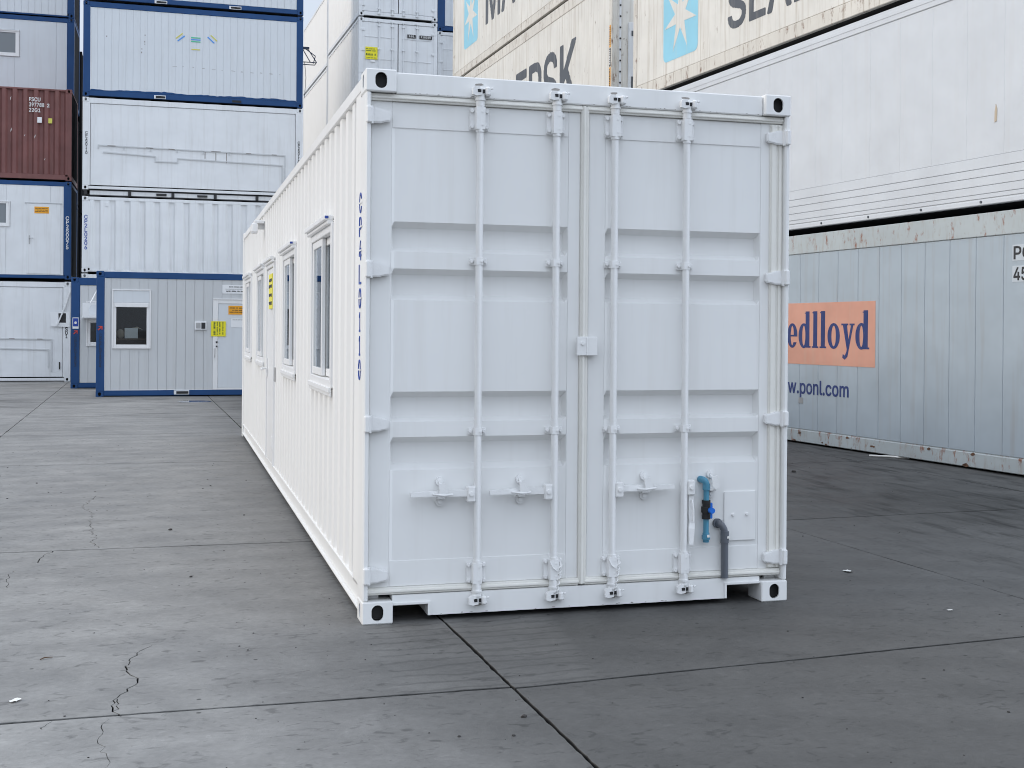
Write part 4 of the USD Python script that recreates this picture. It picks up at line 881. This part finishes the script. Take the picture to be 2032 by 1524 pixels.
# ------------------------------------------------------------------ white stack seen end-on (doors face the yard)
def door_end(T, Lx, H, mat, hw, handles=True):
    for s in (0, 1):
        x0, x1 = (.09, Lx / 2 - .012) if not s else (Lx / 2 + .012, Lx - .09)
        D = obj('door', MB().box(x0, x1, .02, .06, .15, H - .13, c=.006), mat, T)
        m = MB()
        for z in (H * .78, H * .52, H * .28): m.box(x0 + .10, x1 - .10, .010, .0215, z - .01, z + .01, c=.003)
        obj('pressed_rib', m, mat, D)
        for z in (H * .86, H * .62, H * .36, H * .13):
            X = (0.02, .19) if not s else (Lx - .19, Lx - .02)
            obj('hinge', MB().box(*X, .0, .03, z - .035, z + .035, c=.006), hw, D)
    for x in (.62, 1.03, 1.38, 1.80):
        m = MB().cyl((x, -.006, .06), (x, -.006, H - .06), .0175, 10)
        L = obj('lock_bar', m, hw, T, smooth=35)
        mm = MB()
        for z in (.10, .24, H * .36, H * .64, H - .22, H - .09): mm.box(x - .045, x + .045, -.028, .02, z - .025, z + .025, c=.006)
        obj('guide_bracket', mm, hw, L)
WP = (4.365, 32.1); WRZ = math.degrees(.04)
W2 = np.array(WP) + 6.2 * np.array([math.sin(-.04), math.cos(-.04)])
for k, (z0, lab) in enumerate(((8.43, 'white door-end container with yellow sign and two black number plates on its doors'), (11.06, 'white door-end container standing on the one with the yellow sign'))):
    T = base_unit('stacked_container', lab, 'container', (*WP, z0), WRZ, 2.438, 6.06, 2.58, M['white_old'], M['white_side'], side='corr')  # brighter wall paint carries the strong sunlight on the long sides
    door_end(T, 2.438, 2.58, M['white_old'], M['white_old'])
    if k == 0:
        sign(T, .21, .58, 1.32, 1.69, -.0, M['yellow'], ((.80, .88, .05, .8), (.64, .74, .05, .92), (.28, .48, .05, .92), (.08, .14, .1, .9)), 'ink_green', 8, name='sales_sign')
        obj('small_sticker', MB().box(.36, .50, -.004, .0, 1.24, 1.30), M['signwhite'], T)
        for a, b, s in ((1.50, 1.76, '181'), (1.88, 2.27, '118240')):
            p = obj('number_plate', MB().box(a, b, -.004, .018, 2.06, 2.16), M['ink'], T)
            obj('lettering', text_front(MB(), s, a + .04, 2.085, .055, y=-.0066, depth=.002, width=b - a - .08), M['ink_white'], p)
for k, (z0, lab) in enumerate(((8.10, 'white ribbed container behind the one with the yellow sign, lower of two'), (10.73, 'topmost white ribbed container at the far back beside the blue cabin stack'))):
    T = base_unit('stacked_container', lab, 'container', (W2[0], W2[1], z0), WRZ, 2.438, 6.06, 2.58, M['white_old'], M['white_side'], side='corr')  # sunlit brightness put into the wall colour here too
T = base_unit('stacked_container', 'narrow view of a white container under a blue cabin, right of the yellow sign', 'container', (7.27, 34.5, 8.72), 0, 2.438, 6.06, 2.6, M['white_old'], M['white_old'], side='corr')
door_end(T, 2.438, 2.6, M['white_old'], M['white_old'])
T = base_unit('site_cabin', 'blue framed cabin high up between the white door stack and the emblem stack', 'cabin', (7.27, 34.5, 11.34), 0, 2.438, 6.06, 2.7, M['blue'], M['panel'], post=.24, rail=.16, railb=.17)
panels(T, .245, 2.19, .18, 2.53, .2, M['panel_pale'])

# ------------------------------------------------------------------ two cabins standing in the yard, left of the white container
def arrow_logo(T, x, z, s, mat):
    poly = union_all([Polygon([(x, z + s * .2), (x + s * .15, z), (x + s, z + s * .85), (x + s * .85, z + s)]), Polygon([(x + s * .2, z + s), (x + s, z + s), (x + s, z + s * .8), (x + s * .2, z + s * .8)]), Polygon([(x + s * .8, z + s), (x + s, z + s), (x + s, z + s * .2), (x + s * .8, z + s * .2)])])
    obj('arrow_emblem', MB().prism(poly, -.003, .003), mat, T)
CL = (-2.59, 23.3)
H1 = 2.79
T = base_unit('site_cabin', 'grey panelled site cabin with blue frame, standing just left of the white container', 'cabin', (*CL, 0), 1.0, 6.06, 2.44, H1, M['blue'], M['panel'], post=.175, rail=.15, railb=.14)
skip1 = [(.33, 1.155, 1.07, 2.39), (2.50, 3.42, .15, 2.19)]
panels(T, .18, 5.88, .145, H1 - .155, .199, M['panel'], skip=skip1, start=.11)
obj('wall_trim', MB().box(.178, 5.88, .016, .030, .141, .150).box(.178, .186, .016, .030, .15, H1 - .152), M['signwhite'], T)
window_unit(T, .33, 1.155, 1.07, 2.39, head=.27)
m = MB().box(2.50, 2.61, .012, .05, .15, 2.19, c=.004).box(3.31, 3.42, .012, .05, .15, 2.19, c=.004).box(2.61, 3.31, .012, .05, 2.10, 2.19, c=.004).box(2.61, 3.31, .012, .05, .15, .19, c=.004).box(2.50, 3.42, .002, .02, 2.19, 2.215, c=.003)
D = obj('door', m, M['upvc'], T)
obj('door_leaf', MB().box(2.613, 3.307, .020, .05, .193, 2.097, c=.004), M['panel_pale'], D)
m = MB().cyl((2.585, .012, 1.225), (2.585, -.004, 1.225), .022, 12).cyl((2.585, .012, 1.13), (2.585, -.004, 1.13), .017, 12)
obj('door_lock', m, M['ink'], D)
obj('door_handle', MB().tube([(2.545, .012, .88), (2.545, -.03, .88), (2.545, -.03, 1.08), (2.545, .012, 1.08)], .008, 8), M['metal'], D, smooth=True)
fork_pocket(T, 1.66, 1.99, .04, .135, M['white_old'])
so = obj('socket_box', MB().box(2.10, 2.36, -.01, .024, 1.50, 1.69, c=.008), M['signwhite'], T)
obj('socket_cover', MB().box(2.245, 2.335, -.016, -.0095, 1.525, 1.665, c=.004), M['ink'], so)
obj('socket_dial', MB().box(2.13, 2.23, -.015, -.0095, 1.535, 1.66, c=.004).cyl((2.16, -.015, 1.59), (2.16, -.02, 1.59), .012, 8), M['metal'], so)
sign(T, 2.46, 2.785, 1.355, 1.70, .010, M['yellow'], ((.16, .30, .04, .9), (.38, .46, .04, .9), (.54, .64, .04, .9), (.76, .84, .04, .9)), 'ink_green', 12, name='sales_sign', vertical=True)
sign(T, 2.84, 3.30, 1.855, 2.055, .0195, M['orange_sign'], ((.68, .82, .06, .95), (.44, .55, .18, .95), (.20, .34, .06, .95)), 'brown', 5, name='door_sign')
sign(T, 2.90, 3.25, 1.565, 1.765, .0195, M['signwhite'], ((.82, .88, .1, .9),), 'ink', 6, name='door_notice')
sign(T, 2.70, 3.45, 2.33, 2.53, .0205, M['signwhite'], ((.72, .84, .2, .85), (.5, .54, .1, .95), (.2, .36, .12, .92)), 'ink', 9, name='company_sign')
arrow_logo(T, .035, 1.47, .10, M['ink_red'])
obj('post_lettering', text_stack(MB(), 'CP2L01904', .09, 1.40, .075, .084, y=.001, w=.055), M['ink_faint'], T)
obj('room_lining', MB().box(.2, 5.8, 1.6, 1.62, .2, 2.6), M['brown'], T)
# added things behind its window, standing in for reflections in the pane
def carton():
    T = thing('carton', 'added white open box standing in for a reflection in the panelled cabin window', 'box', (CL[0] + .72, CL[1] + .24, 0), 6)
    obj('carton_body', MB().box(-.13, .15, -.1, .12, 1.30, 1.53, c=.004), M['paper'], T)
    obj('flap', MB().prism([(.02, 1.53), (.15, 1.53), (.27, 1.49), (.14, 1.56)], -.02, .0, 'xz'), M['beige'], T)
    T = thing('table', 'added wooden table under the stand-in box inside the panelled cabin', 'table', (CL[0] + .75, CL[1] + .45, 0), 1)
    obj('tabletop', MB().box(-.45, .7, -.3, .3, 1.26, 1.30, c=.004), M['brown'], T)
    for x in (-.4, .65):
        for y in (-.25, .25): obj('leg', MB().box(x - .025, x + .025, y - .025, y + .025, .13, 1.26), M['brown'], T)
    T = thing('coat_hook_bag', 'added beige bag standing in for a reflection in the panelled cabin window', 'bag', (CL[0] + .50, CL[1] + .36, 1.30), 0)
    t = trimesh.creation.icosphere(2, 1.0); v = np.array(t.vertices) * (.085, .07, .11) * (1 + .12 * (meshkit.noise(np.array(t.vertices) * 2.2 + 9)[:, None] - .5)); v[:, 2] += .10
    obj('bag_body', trimesh.Trimesh(v, t.faces), M['beige'], T, smooth=True)
    obj('strap', MB().tube([(-.05, 0, .19), (-.03, 0, .27), (.03, 0, .27), (.05, 0, .19)], .008, 6), M['brown'], T, smooth=True)
carton()

T = base_unit('site_cabin', 'second site cabin with blue frame and open shutter flap, half hidden behind the panelled cabin', 'cabin', (-3.41, 27.4, 0), 0, 6.06, 2.44, 2.79, M['blue'], M['panel'], post=.205, rail=.19, railb=.14)
panels(T, .21, 5.85, .145, 2.59, .2, M['panel'], skip=[(.36, 1.2, 1.07, 2.2)])
window_unit(T, .36, 1.2, 1.07, 2.2, head=.42, fw_=.07)
m = MB().prism(Polygon([(.30, 1.78), (.70, 1.78), (.70, 2.17), (.30, 2.14)], [[(.46, 1.85), (.61, 1.85), (.61, 2.10), (.50, 2.10), (.44, 1.99)]]), -.42, -.40)
fp = obj('shutter_flap', m, M['signwhite'], T)
obj('flap_strut', MB().tube([(.30, -.40, 1.80), (.52, -.2, 2.25), (.66, .01, 2.58)], .014, 6), M['signwhite'], fp)
obj('flap_shelf', MB().box(.28, .74, -.42, .02, 1.765, 1.785), M['signwhite'], fp)
p = obj('camera_sign', MB().box(.04, .185, -.001, .004, 1.50, 1.78), M['signwhite'], T)
obj('sign_field', MB().box(.052, .173, -.0035, -.0008, 1.56, 1.765), M['ink_blue'], p)
obj('sign_dot', MB().cyl((.112, -.0035, 1.65), (.112, -.006, 1.65), .032, 14), M['ink_white'], p)
arrow_logo(T, .06, 1.36, .10, M['ink_red'])
obj('post_lettering', text_stack(MB(), 'CP2L01903', .11, 1.30, .075, .084, y=.001, w=.055), M['ink_faint'], T)

# ------------------------------------------------------------------ column of stacked units behind the cabins
BX, BY, BL = -3.42, 31.3, 6.058
def outline_strips(T, runs, mat, y=.0):
    for pts in runs:
        P = LineString(pts).buffer(.016, cap_style=2, join_style=2)
        obj('hatch_trim', MB().prism(P, y + .004, y + .0225), mat, T)
def flat_side_unit(loc, lab, number_right=True, H=2.62):
    T = base_unit('stacked_container', lab, 'container', loc, 0, BL, 2.44, H, M['white_old'], M['white_old'], post=.20, rail=.16, railb=.10)
    obj('side_panel', MB().box(.21, BL - .21, .022, .06, .13, H - .17, c=.006), M['white_old'], T)
    outline_strips(T, [[(.42, 1.16), (.42, 1.25), (BL - .50, 1.19), (BL - .50, .28)], [(.55, 1.06), (1.95, 1.00), (1.95, .86), (2.55, .86), (2.55, .97), (BL - .58, .90), (BL - .58, .40)]] +
                   [[(1.1 + .72 * k, 1.23 - .006 * k), (1.1 + .72 * k, 1.15 - .006 * k)] for k in range(5)], M['panel'], 0)
    m = MB()
    rr = random.Random(3)
    for k in range(9): x = .6 + rr.random() * 4.6; z = 1.24 - .01 * x; m.box(x, x + rr.uniform(.05, .25), -.001, .0035, z + .005, z + .016)
    for k in range(3): x = 3.3 + .3 * k; m.box(x, x + .015, .0185, .0215, 1.0 - .05 * k, 1.19)
    obj('rust_marks', m, M['brown'], T)
    return T
T = base_unit('stacked_container', 'plain white container at the bottom of the tall stack, almost hidden behind the two cabins', 'container', (BX, BY, 0), 0, BL, 2.44, 3.04, M['white_old'], M['white_old'])
panels(T, .1, BL - .1, .145, 2.9, .3, M['white_old'])
# ribbed white one
H = 2.13
T = base_unit('stacked_container', 'white ribbed container with blue number down its post, above the two cabins', 'container', (BX, BY, 3.08), 0, BL, 2.44, H, M['white_old'], M['white_old'], post=.21, rail=.10, railb=.06)
m = MB(); sheet(m, corr_profile(.21, BL - .21, pitch=.40, depth=.036, crest=.20, slope=.05, phase=.5), .06, H - .10, 'front', .012); obj('ribbed_wall', m, M['white_old'], T)
obj('post_lettering', text_stack(MB(), 'CP2L0206', .105, 1.60, .105, .122, y=.001, w=.10), M['ink_blue'], T)
obj('vent', MB().box(.62, .70, .0, .012, 1.86, 1.96, c=.004), M['white_old'], T)
# flat-sided one on a skid base
T = flat_side_unit((BX, BY, 5.40), 'flat sided white container on an open skid base, under the blue cabin with coloured stickers', H=2.58)
obj('skid_base', MB().box(.05, BL - .05, .05, 2.38, -.165, -.14).box(.05, BL - .05, .05, 2.38, -.02, .0), M['ink'], T)
for k in range(6): obj('skid_beam', MB().box(.05 + k * 1.17, .13 + k * 1.17, .02, 2.4, -.139, -.021), M['ink'], T)
obj('skid_plate', MB().box(.2, BL - .2, .06, .08, -.139, -.021), M['white_old'], T)
for a, b in ((1.98, 2.26), (3.10, 3.38)): obj('fork_pocket_hole', MB().box(a, b, .03, .061, -.11, -.05), M['ink'], T)
for x in (.105, BL - .105): obj('post_lettering', text_stack(MB(), 'CP2S0110', x, 1.62, .075, .080, y=.001, w=.075), M['ink'], T)
# blue cabin with stickers
H = 2.66
T = base_unit('site_cabin', 'blue framed cabin with small green, blue and yellow sticker strips', 'cabin', (BX, BY, 8.01), 0, BL, 2.44, H, M['blue'], M['panel'], post=.19, rail=.16, railb=.17)
panels(T, .19, BL - .19, .175, H - .165, .19, M['panel_pale'], gap=.0025, c=.002)
obj('trim', MB().box(.186, .194, .012, .03, .172, H - .16).box(BL - .194, BL - .186, .012, .03, .172, H - .16), M['signwhite'], T)
for a in (1.90, 4.0): fork_pocket(T, a, a + .32, .03, .13, M['white_old'] if a < 2 else M['blue'])
def strip(T, x, z, L, w, ang, mat):
    P = affinity.translate(affinity.rotate(sbox(-L / 2, -w / 2, L / 2, w / 2), ang, origin=(0, 0)), x, z); obj('sticker', MB().prism(P, .016, .0215), mat, T)
for dz, c in ((.055, 'st_green'), (0, 'st_blue'), (-.055, 'st_green')): strip(T, 3.03, 1.78 + dz, .26, .032, -1, M[c])
strip(T, 3.03, 1.50, .24, .028, 0, M['st_yellow'])
strip(T, 2.58, 1.86, .24, .03, 40, M['st_yellow']); strip(T, 2.63, 1.79, .25, .035, 40, M['st_blue'])
strip(T, 3.45, 1.80, .25, .035, -42, M['st_blue']); strip(T, 3.53, 1.86, .24, .03, -42, M['st_yellow'])
m = MB(); rr = random.Random(8)
for k in range(12): x = 2.4 + k * .27; z = .985 + rr.uniform(-.015, .015) - .005 * k; m.box(x, x + rr.uniform(.03, .12), .020, .0217, z, z + rr.uniform(.004, .010))
for k in range(6): x = .5 + rr.random() * 1.2; z = 1.2 + rr.random() * .7; m.box(x, x + .015, .020, .0217, z, z + rr.uniform(.02, .05))
obj('scuffs', m, M['brown'], T)
m = MB(); xs = np.linspace(.2, BL - .2, 90); e = .175 + .05 * np.array([meshkit.noise(np.array([x * 3.0, 1, 1])) for x in xs]) + .02 * np.array([meshkit.noise(np.array([x * 11.0, 4, 1])) for x in xs])
m.prism(Polygon([(.2, .172)] + list(zip(xs, e)) + [(BL - .2, .172)]), .012, .021); obj('paint_smear', m, M['blue'], T)
m = MB()
for (p, q) in (((0, .05, 1.80), (.36, .05, 1.55)), ((0, .05, 1.72), (.22, .05, 1.35)), ((.36, .05, 1.55), (.30, .05, 1.33)), ((0, .05, 1.36), (.40, .05, 1.36)), ((.40, .05, 1.36), (.16, .05, 1.72)), ((0, .4, 1.36), (.38, .4, 1.36)), ((.38, .05, 1.36), (.38, .4, 1.36))):
    m.cyl((BL + p[0], p[1], p[2]), (BL + q[0], q[1], q[2]), .014, 6)
m.box(BL, BL + .18, .02, .1, 1.74, 1.80)
br = obj('folding_bracket', m, M['ink_faint'], T, label='black rod bracket sticking out from the right post')
obj('dangling_cable', MB().tube([(BL + .05, .05, 1.36), (BL + .09, .05, .9), (BL + .05, .05, .3)], .008, 5), M['ink'], br)
T = base_unit('site_cabin', 'topmost blue framed cabin directly above the one with coloured sticker strips', 'cabin', (BX, BY, 10.72), 0, BL, 2.44, 2.66, M['blue'], M['panel'], post=.19, rail=.16, railb=.15)
panels(T, .19, BL - .19, .155, 2.49, .19, M['panel_pale'], gap=.004)
for a in (1.90, 3.95): fork_pocket(T, a, a + .34, .02, .11, M['white_old'])

# ------------------------------------------------------------------ leftmost column
AX1, AY = -3.745, 31.9; AX = AX1 - BL
T = flat_side_unit((AX, AY, 0), 'dirty flat sided white container on the ground at the far left edge', H=2.82)
obj('post_lettering', text_stack(MB(), 'CP2S01', BL - .105, 1.82, .10, .098, y=.001, w=.075), M['ink'], T)
obj('latch_rod', MB().box(BL - .30, BL - .27, .0, .02, .35, .55), M['ink'], T)
m = MB().prism(Polygon([(BL - .52, 1.56), (BL - .02, 1.54), (BL - .02, 1.98), (BL - .54, 1.96)], [[(BL - .32, 1.66), (BL - .12, 1.66), (BL - .12, 1.93), (BL - .32, 1.93)]]), -.02, .0)
fp = obj('shutter_flap', m, M['signwhite'], T); obj('flap_hole', MB().box(BL - .32, BL - .12, .0, .003, 1.66, 1.93), M['ink'], fp)
obj('flap_strut', MB().tube([(BL - .35, -.04, 1.60), (BL - .15, -.03, 2.1), (BL - .02, -.02, 2.55)], .022, 6), M['signwhite'], fp)
H = 2.76
T = base_unit('site_cabin', 'pale blue framed cabin with an orange sign on its door, under the maroon container', 'cabin', (AX, AY, 2.89), 0, BL, 2.44, H, M['blue'], M['white_old'], post=.20, rail=.13, railb=.11, sidemat=M['gap_shade'])
panels(T, .2, BL - .2, .115, H - .135, 1.15, M['white_old'], gap=.006, skip=[(BL - 2.4, BL - 1.6, 1.45, 2.16)], start=-.25)
window_unit(T, BL - 2.4, BL - 1.61, 1.45, 2.16, head=.0, fw_=.07, glass='grey_glass')
D = obj('door', MB().box(BL - 1.16, BL - .28, .010, .03, .14, 2.12, c=.006), M['white_old'], T)
obj('door_head', MB().box(BL - 1.22, BL - .24, .002, .024, 2.125, 2.15, c=.003), M['panel'], D)
obj('door_handle', MB().box(BL - 1.11, BL - 1.08, .0, .012, .98, 1.22, c=.003).tube([(BL - 1.095, .0, 1.14), (BL - 1.095, -.04, 1.14), (BL - .99, -.04, 1.14)], .009, 6), M['metal'], D)
sign(T, BL - .97, BL - .59, 1.845, 2.03, .0095, M['orange_sign'], ((.68, .82, .06, .95), (.44, .55, .18, .95), (.20, .34, .06, .95)), 'brown', 15, name='door_sign')
obj('post_lettering', text_stack(MB(), 'CP2S0075', BL - .10, 1.78, .098, .118, y=.001, w=.095), M['ink_white'], T)
H = 2.58
T = base_unit('stacked_container', 'maroon ribbed shipping container with white code letters, third level at far left', 'container', (AX, AY, 5.68), 0, BL, 2.44, H, M['maroon'], M['maroon'], post=.10, rail=.06, railb=.16, side='corr', sidemat=M['gap_shade'])
m = MB(); sheet(m, corr_profile(.10, BL - .10, pitch=.278, phase=.06, depth=.062, slope=.05, crest=.09), .16, H - .06, 'front', .012); obj('ribbed_wall', m, M['maroon'], T)
for tx, x_, z_, h_, w_ in (('FSCU', -1.13, 2.20, .105, .30), ('397788', -1.13, 2.05, .105, .40), ('2', -.66, 2.05, .095, None), ('22G1', -1.13, 1.90, .10, .30)):
    obj('code_lettering', text_front(MB(), tx, BL + x_, z_, h_, y=.0105, width=w_), M['ink_white'], T)
obj('code_sticker', MB().box(BL - .91, BL - .79, .006, .0115, 1.60, 1.76), M['signwhite'], T)
obj('code_sticker', MB().box(BL - .62, BL - .52, .006, .0115, 1.60, 1.74), M['st_yellow'], T)
m = MB(); rr = random.Random(2)
for (x, z) in ((-1.62, 2.18), (-1.60, 1.30), (-1.25, 1.2), (-.72, .55), (-.98, 1.15)): hh = rr.uniform(.05, .13); m.prism(Polygon([(BL + x, z), (BL + x + .012, z + hh * .3), (BL + x + .03, z + hh), (BL + x + .004, z + hh * .6)]), .008, .0118)
obj('scratches', m, M['ink_white'], T)
H = 2.56
A2Y = AY + 2.45; A2X1 = -3.87; A2X = A2X1 - BL
T = base_unit('site_cabin', 'pale blue framed cabin with small grey window, set back above the maroon container', 'cabin', (A2X, A2Y, 8.27), 0, BL, 2.44, H, M['blue'], M['panel_pale'], post=.20, rail=.14, railb=.14, sidemat=M['gap_shade'])
panels(T, .2, BL - .2, .145, H - .145, 1.15, M['panel_pale'], skip=[(BL - 2.35, BL - 1.52, 1.30, 2.10)], start=-.2)
window_unit(T, BL - 2.35, BL - 1.53, 1.31, 2.09, head=0, fw_=.08, glass='grey_glass')
T = base_unit('site_cabin', 'blue framed cabin in the top left corner above the small window', 'cabin', (A2X, A2Y, 10.84), 0, BL, 2.44, 2.6, M['blue'], M['panel'], post=.20, rail=.14, railb=.06, sidemat=M['gap_shade'])
panels(T, .2, BL - .2, .065, 2.45, .19, M['panel_pale'], gap=.004)
# rows further back, seen as slivers in the gap, its shade painted into their walls
gr = 'dark containers behind the leftmost stack'
rows = [(AY + 2.45, 0, [2.7, 2.7, 2.7], .13), (AY + 4.95, .06, [2.6, 2.6, 2.6, 2.6, 1.0], .10), (AY + 7.45, .12, [2.6, 2.6, 2.6, 2.6], .08)]
for yr, dx, hs, _ in rows:
    z = 0
    for h in hs:
        if h > 1.5:
            T = base_unit('stacked_container', 'shade-darkened container behind the leftmost stack, only its edge showing in the narrow gap', 'container', (A2X + dx, yr, z), 0, BL, 2.40, h - .04, M['gap_shade'], M['gap_shade'], side='corr', group=gr)
            m = MB(); sheet(m, [(.1, 0), (BL - .1, 0)], .1, h - .1, 'front', .03); obj('front_wall', m, M['gap_shade'], T)
        z += h

# ------------------------------------------------------------------ small things on the ground
def litter():
    a, b = gpt(1725, 906), gpt(1805, 911)
    T = thing('white_stick', 'thin white strip lying on the ground by the foot of the grey blue container', 'stick', (*((a + b) / 2), 0), math.degrees(math.atan2(*(b - a)[::-1])))
    L = np.linalg.norm(b - a); obj('strip', MB().tube([(-L / 2, 0, .012), (0, .015, .016), (L / 2, 0, .012)], .012, 8), M['paper'], T, smooth=True)
    def scrap(px, s, lab, seed, mat='paper'):
        p = gpt(*px); r = np.random.default_rng(seed); n = 9; V = []; F_ = []
        for i in range(n):
            for j in range(5): V.append(((i / (n - 1) - .5) * s, (j / 4 - .5) * s * .6, .003 + s * .16 * meshkit.noise(np.array([i * .7, j * .9, seed * 3.1]))))
        for i in range(n - 1):
            for j in range(4): q = i * 5 + j; F_.append([q, q + 5, q + 6, q + 1])
        t = thing('paper_scrap', lab, 'litter', (*p, 0), float(r.uniform(0, 180))); obj('sheet', MB().add(V, F_), M[mat], t)
    scrap((1682, 1135), .065, 'crumpled pale scrap on the concrete right of the white container', 1)
    scrap((30, 1392), .05, 'small crumpled white scrap near the bottom left corner', 2)
    scrap((2000, 935), .06, 'white scrap under the near end of the grey blue container', 3)
    scrap((1885, 1212), .03, 'tiny white scrap on the dark concrete towards the right edge', 4)
    p = gpt(92, 1308); t = thing('twig', 'short dark twig on the pale concrete at lower left', 'twig', (*p, 0), 32)
    obj('stem', MB().tube([(-.03, 0, .004), (-.006, .005, .008), (.03, 0, .004)], [.0025, .003, .0018], 6), M['brown'], t, smooth=True)
    p = gpt(245, 1043 - 0); 
    r = np.random.default_rng(11); mb = MB(); ico = trimesh.creation.icosphere(1, 1.0)
    for k in range(430):
        x, y = (r.uniform(-4.5, .0), r.uniform(-2.2, 12)) if k < 280 else (r.uniform(2.6, 7.0), r.uniform(-1.8, 7)) if k < 375 else (r.uniform(-1, 3.5), r.uniform(-2.6, -.2))
        s = float(np.exp(r.normal(-5.75, .5))); v = np.array(ico.vertices) * s * (1, r.uniform(.5, 1.2), .55) * (1 + .5 * (meshkit.noise(np.array(ico.vertices) * 1.3 + k)[:, None] - .5))
        mb.add(v + (x, y, s * .25), ico.faces)
    m = obj('debris', mb, plain('dark_grit', (0.03, 0.028, 0.027), 0.9)); tag(stage.GetPrimAtPath(m), 'dark grit and crumbs scattered over the concrete yard', 'debris', kind='stuff')
    for (px, s, lab) in (((338, 1052), .016, 'dark stone on the pale concrete left of the white container'), ((1040, 1423), .014, 'dark stone beside the wide joint in the foreground'), ((1575, 937), .03, 'dark lump beside the right rear of the white container')):
        p = gpt(*px); t = thing('stone', lab, 'stone', (*p, 0), 20); v = np.array(trimesh.creation.icosphere(2, 1.0).vertices); v = v * (1 + .5 * (meshkit.noise(v * 1.6 + px[0])[:, None] - .5)) * (s, s * .7, s * .5); v[:, 2] += s * .3
        obj('stone_body', trimesh.Trimesh(v, trimesh.creation.icosphere(2, 1.0).faces), plain('dark_stone_' + str(px[0]), (0.05, 0.045, 0.042), 0.9), t, smooth=30)
    # puddle in front of the panelled cabin
    c = gpt(385, 797); th = np.linspace(0, 2 * math.pi, 60)[:-1]
    rad = 1 + .45 * (np.array([meshkit.noise(np.array([math.cos(t) * 2, math.sin(t) * 2, 5.0])) for t in th]) - .5)
    P = Polygon(np.c_[c[0] + np.cos(th) * .34 * rad, c[1] + np.sin(th) * .34 * rad])
    t = trimesh.creation.triangulate_polygon(P, engine='earcut')
    m = obj('puddle', MB().add(np.c_[t[0], np.full(len(t[0]), .004)], t[1]), M['water']); tag(stage.GetPrimAtPath(m), 'small shallow puddle on the concrete before the panelled cabin', 'puddle', kind='structure')
litter()
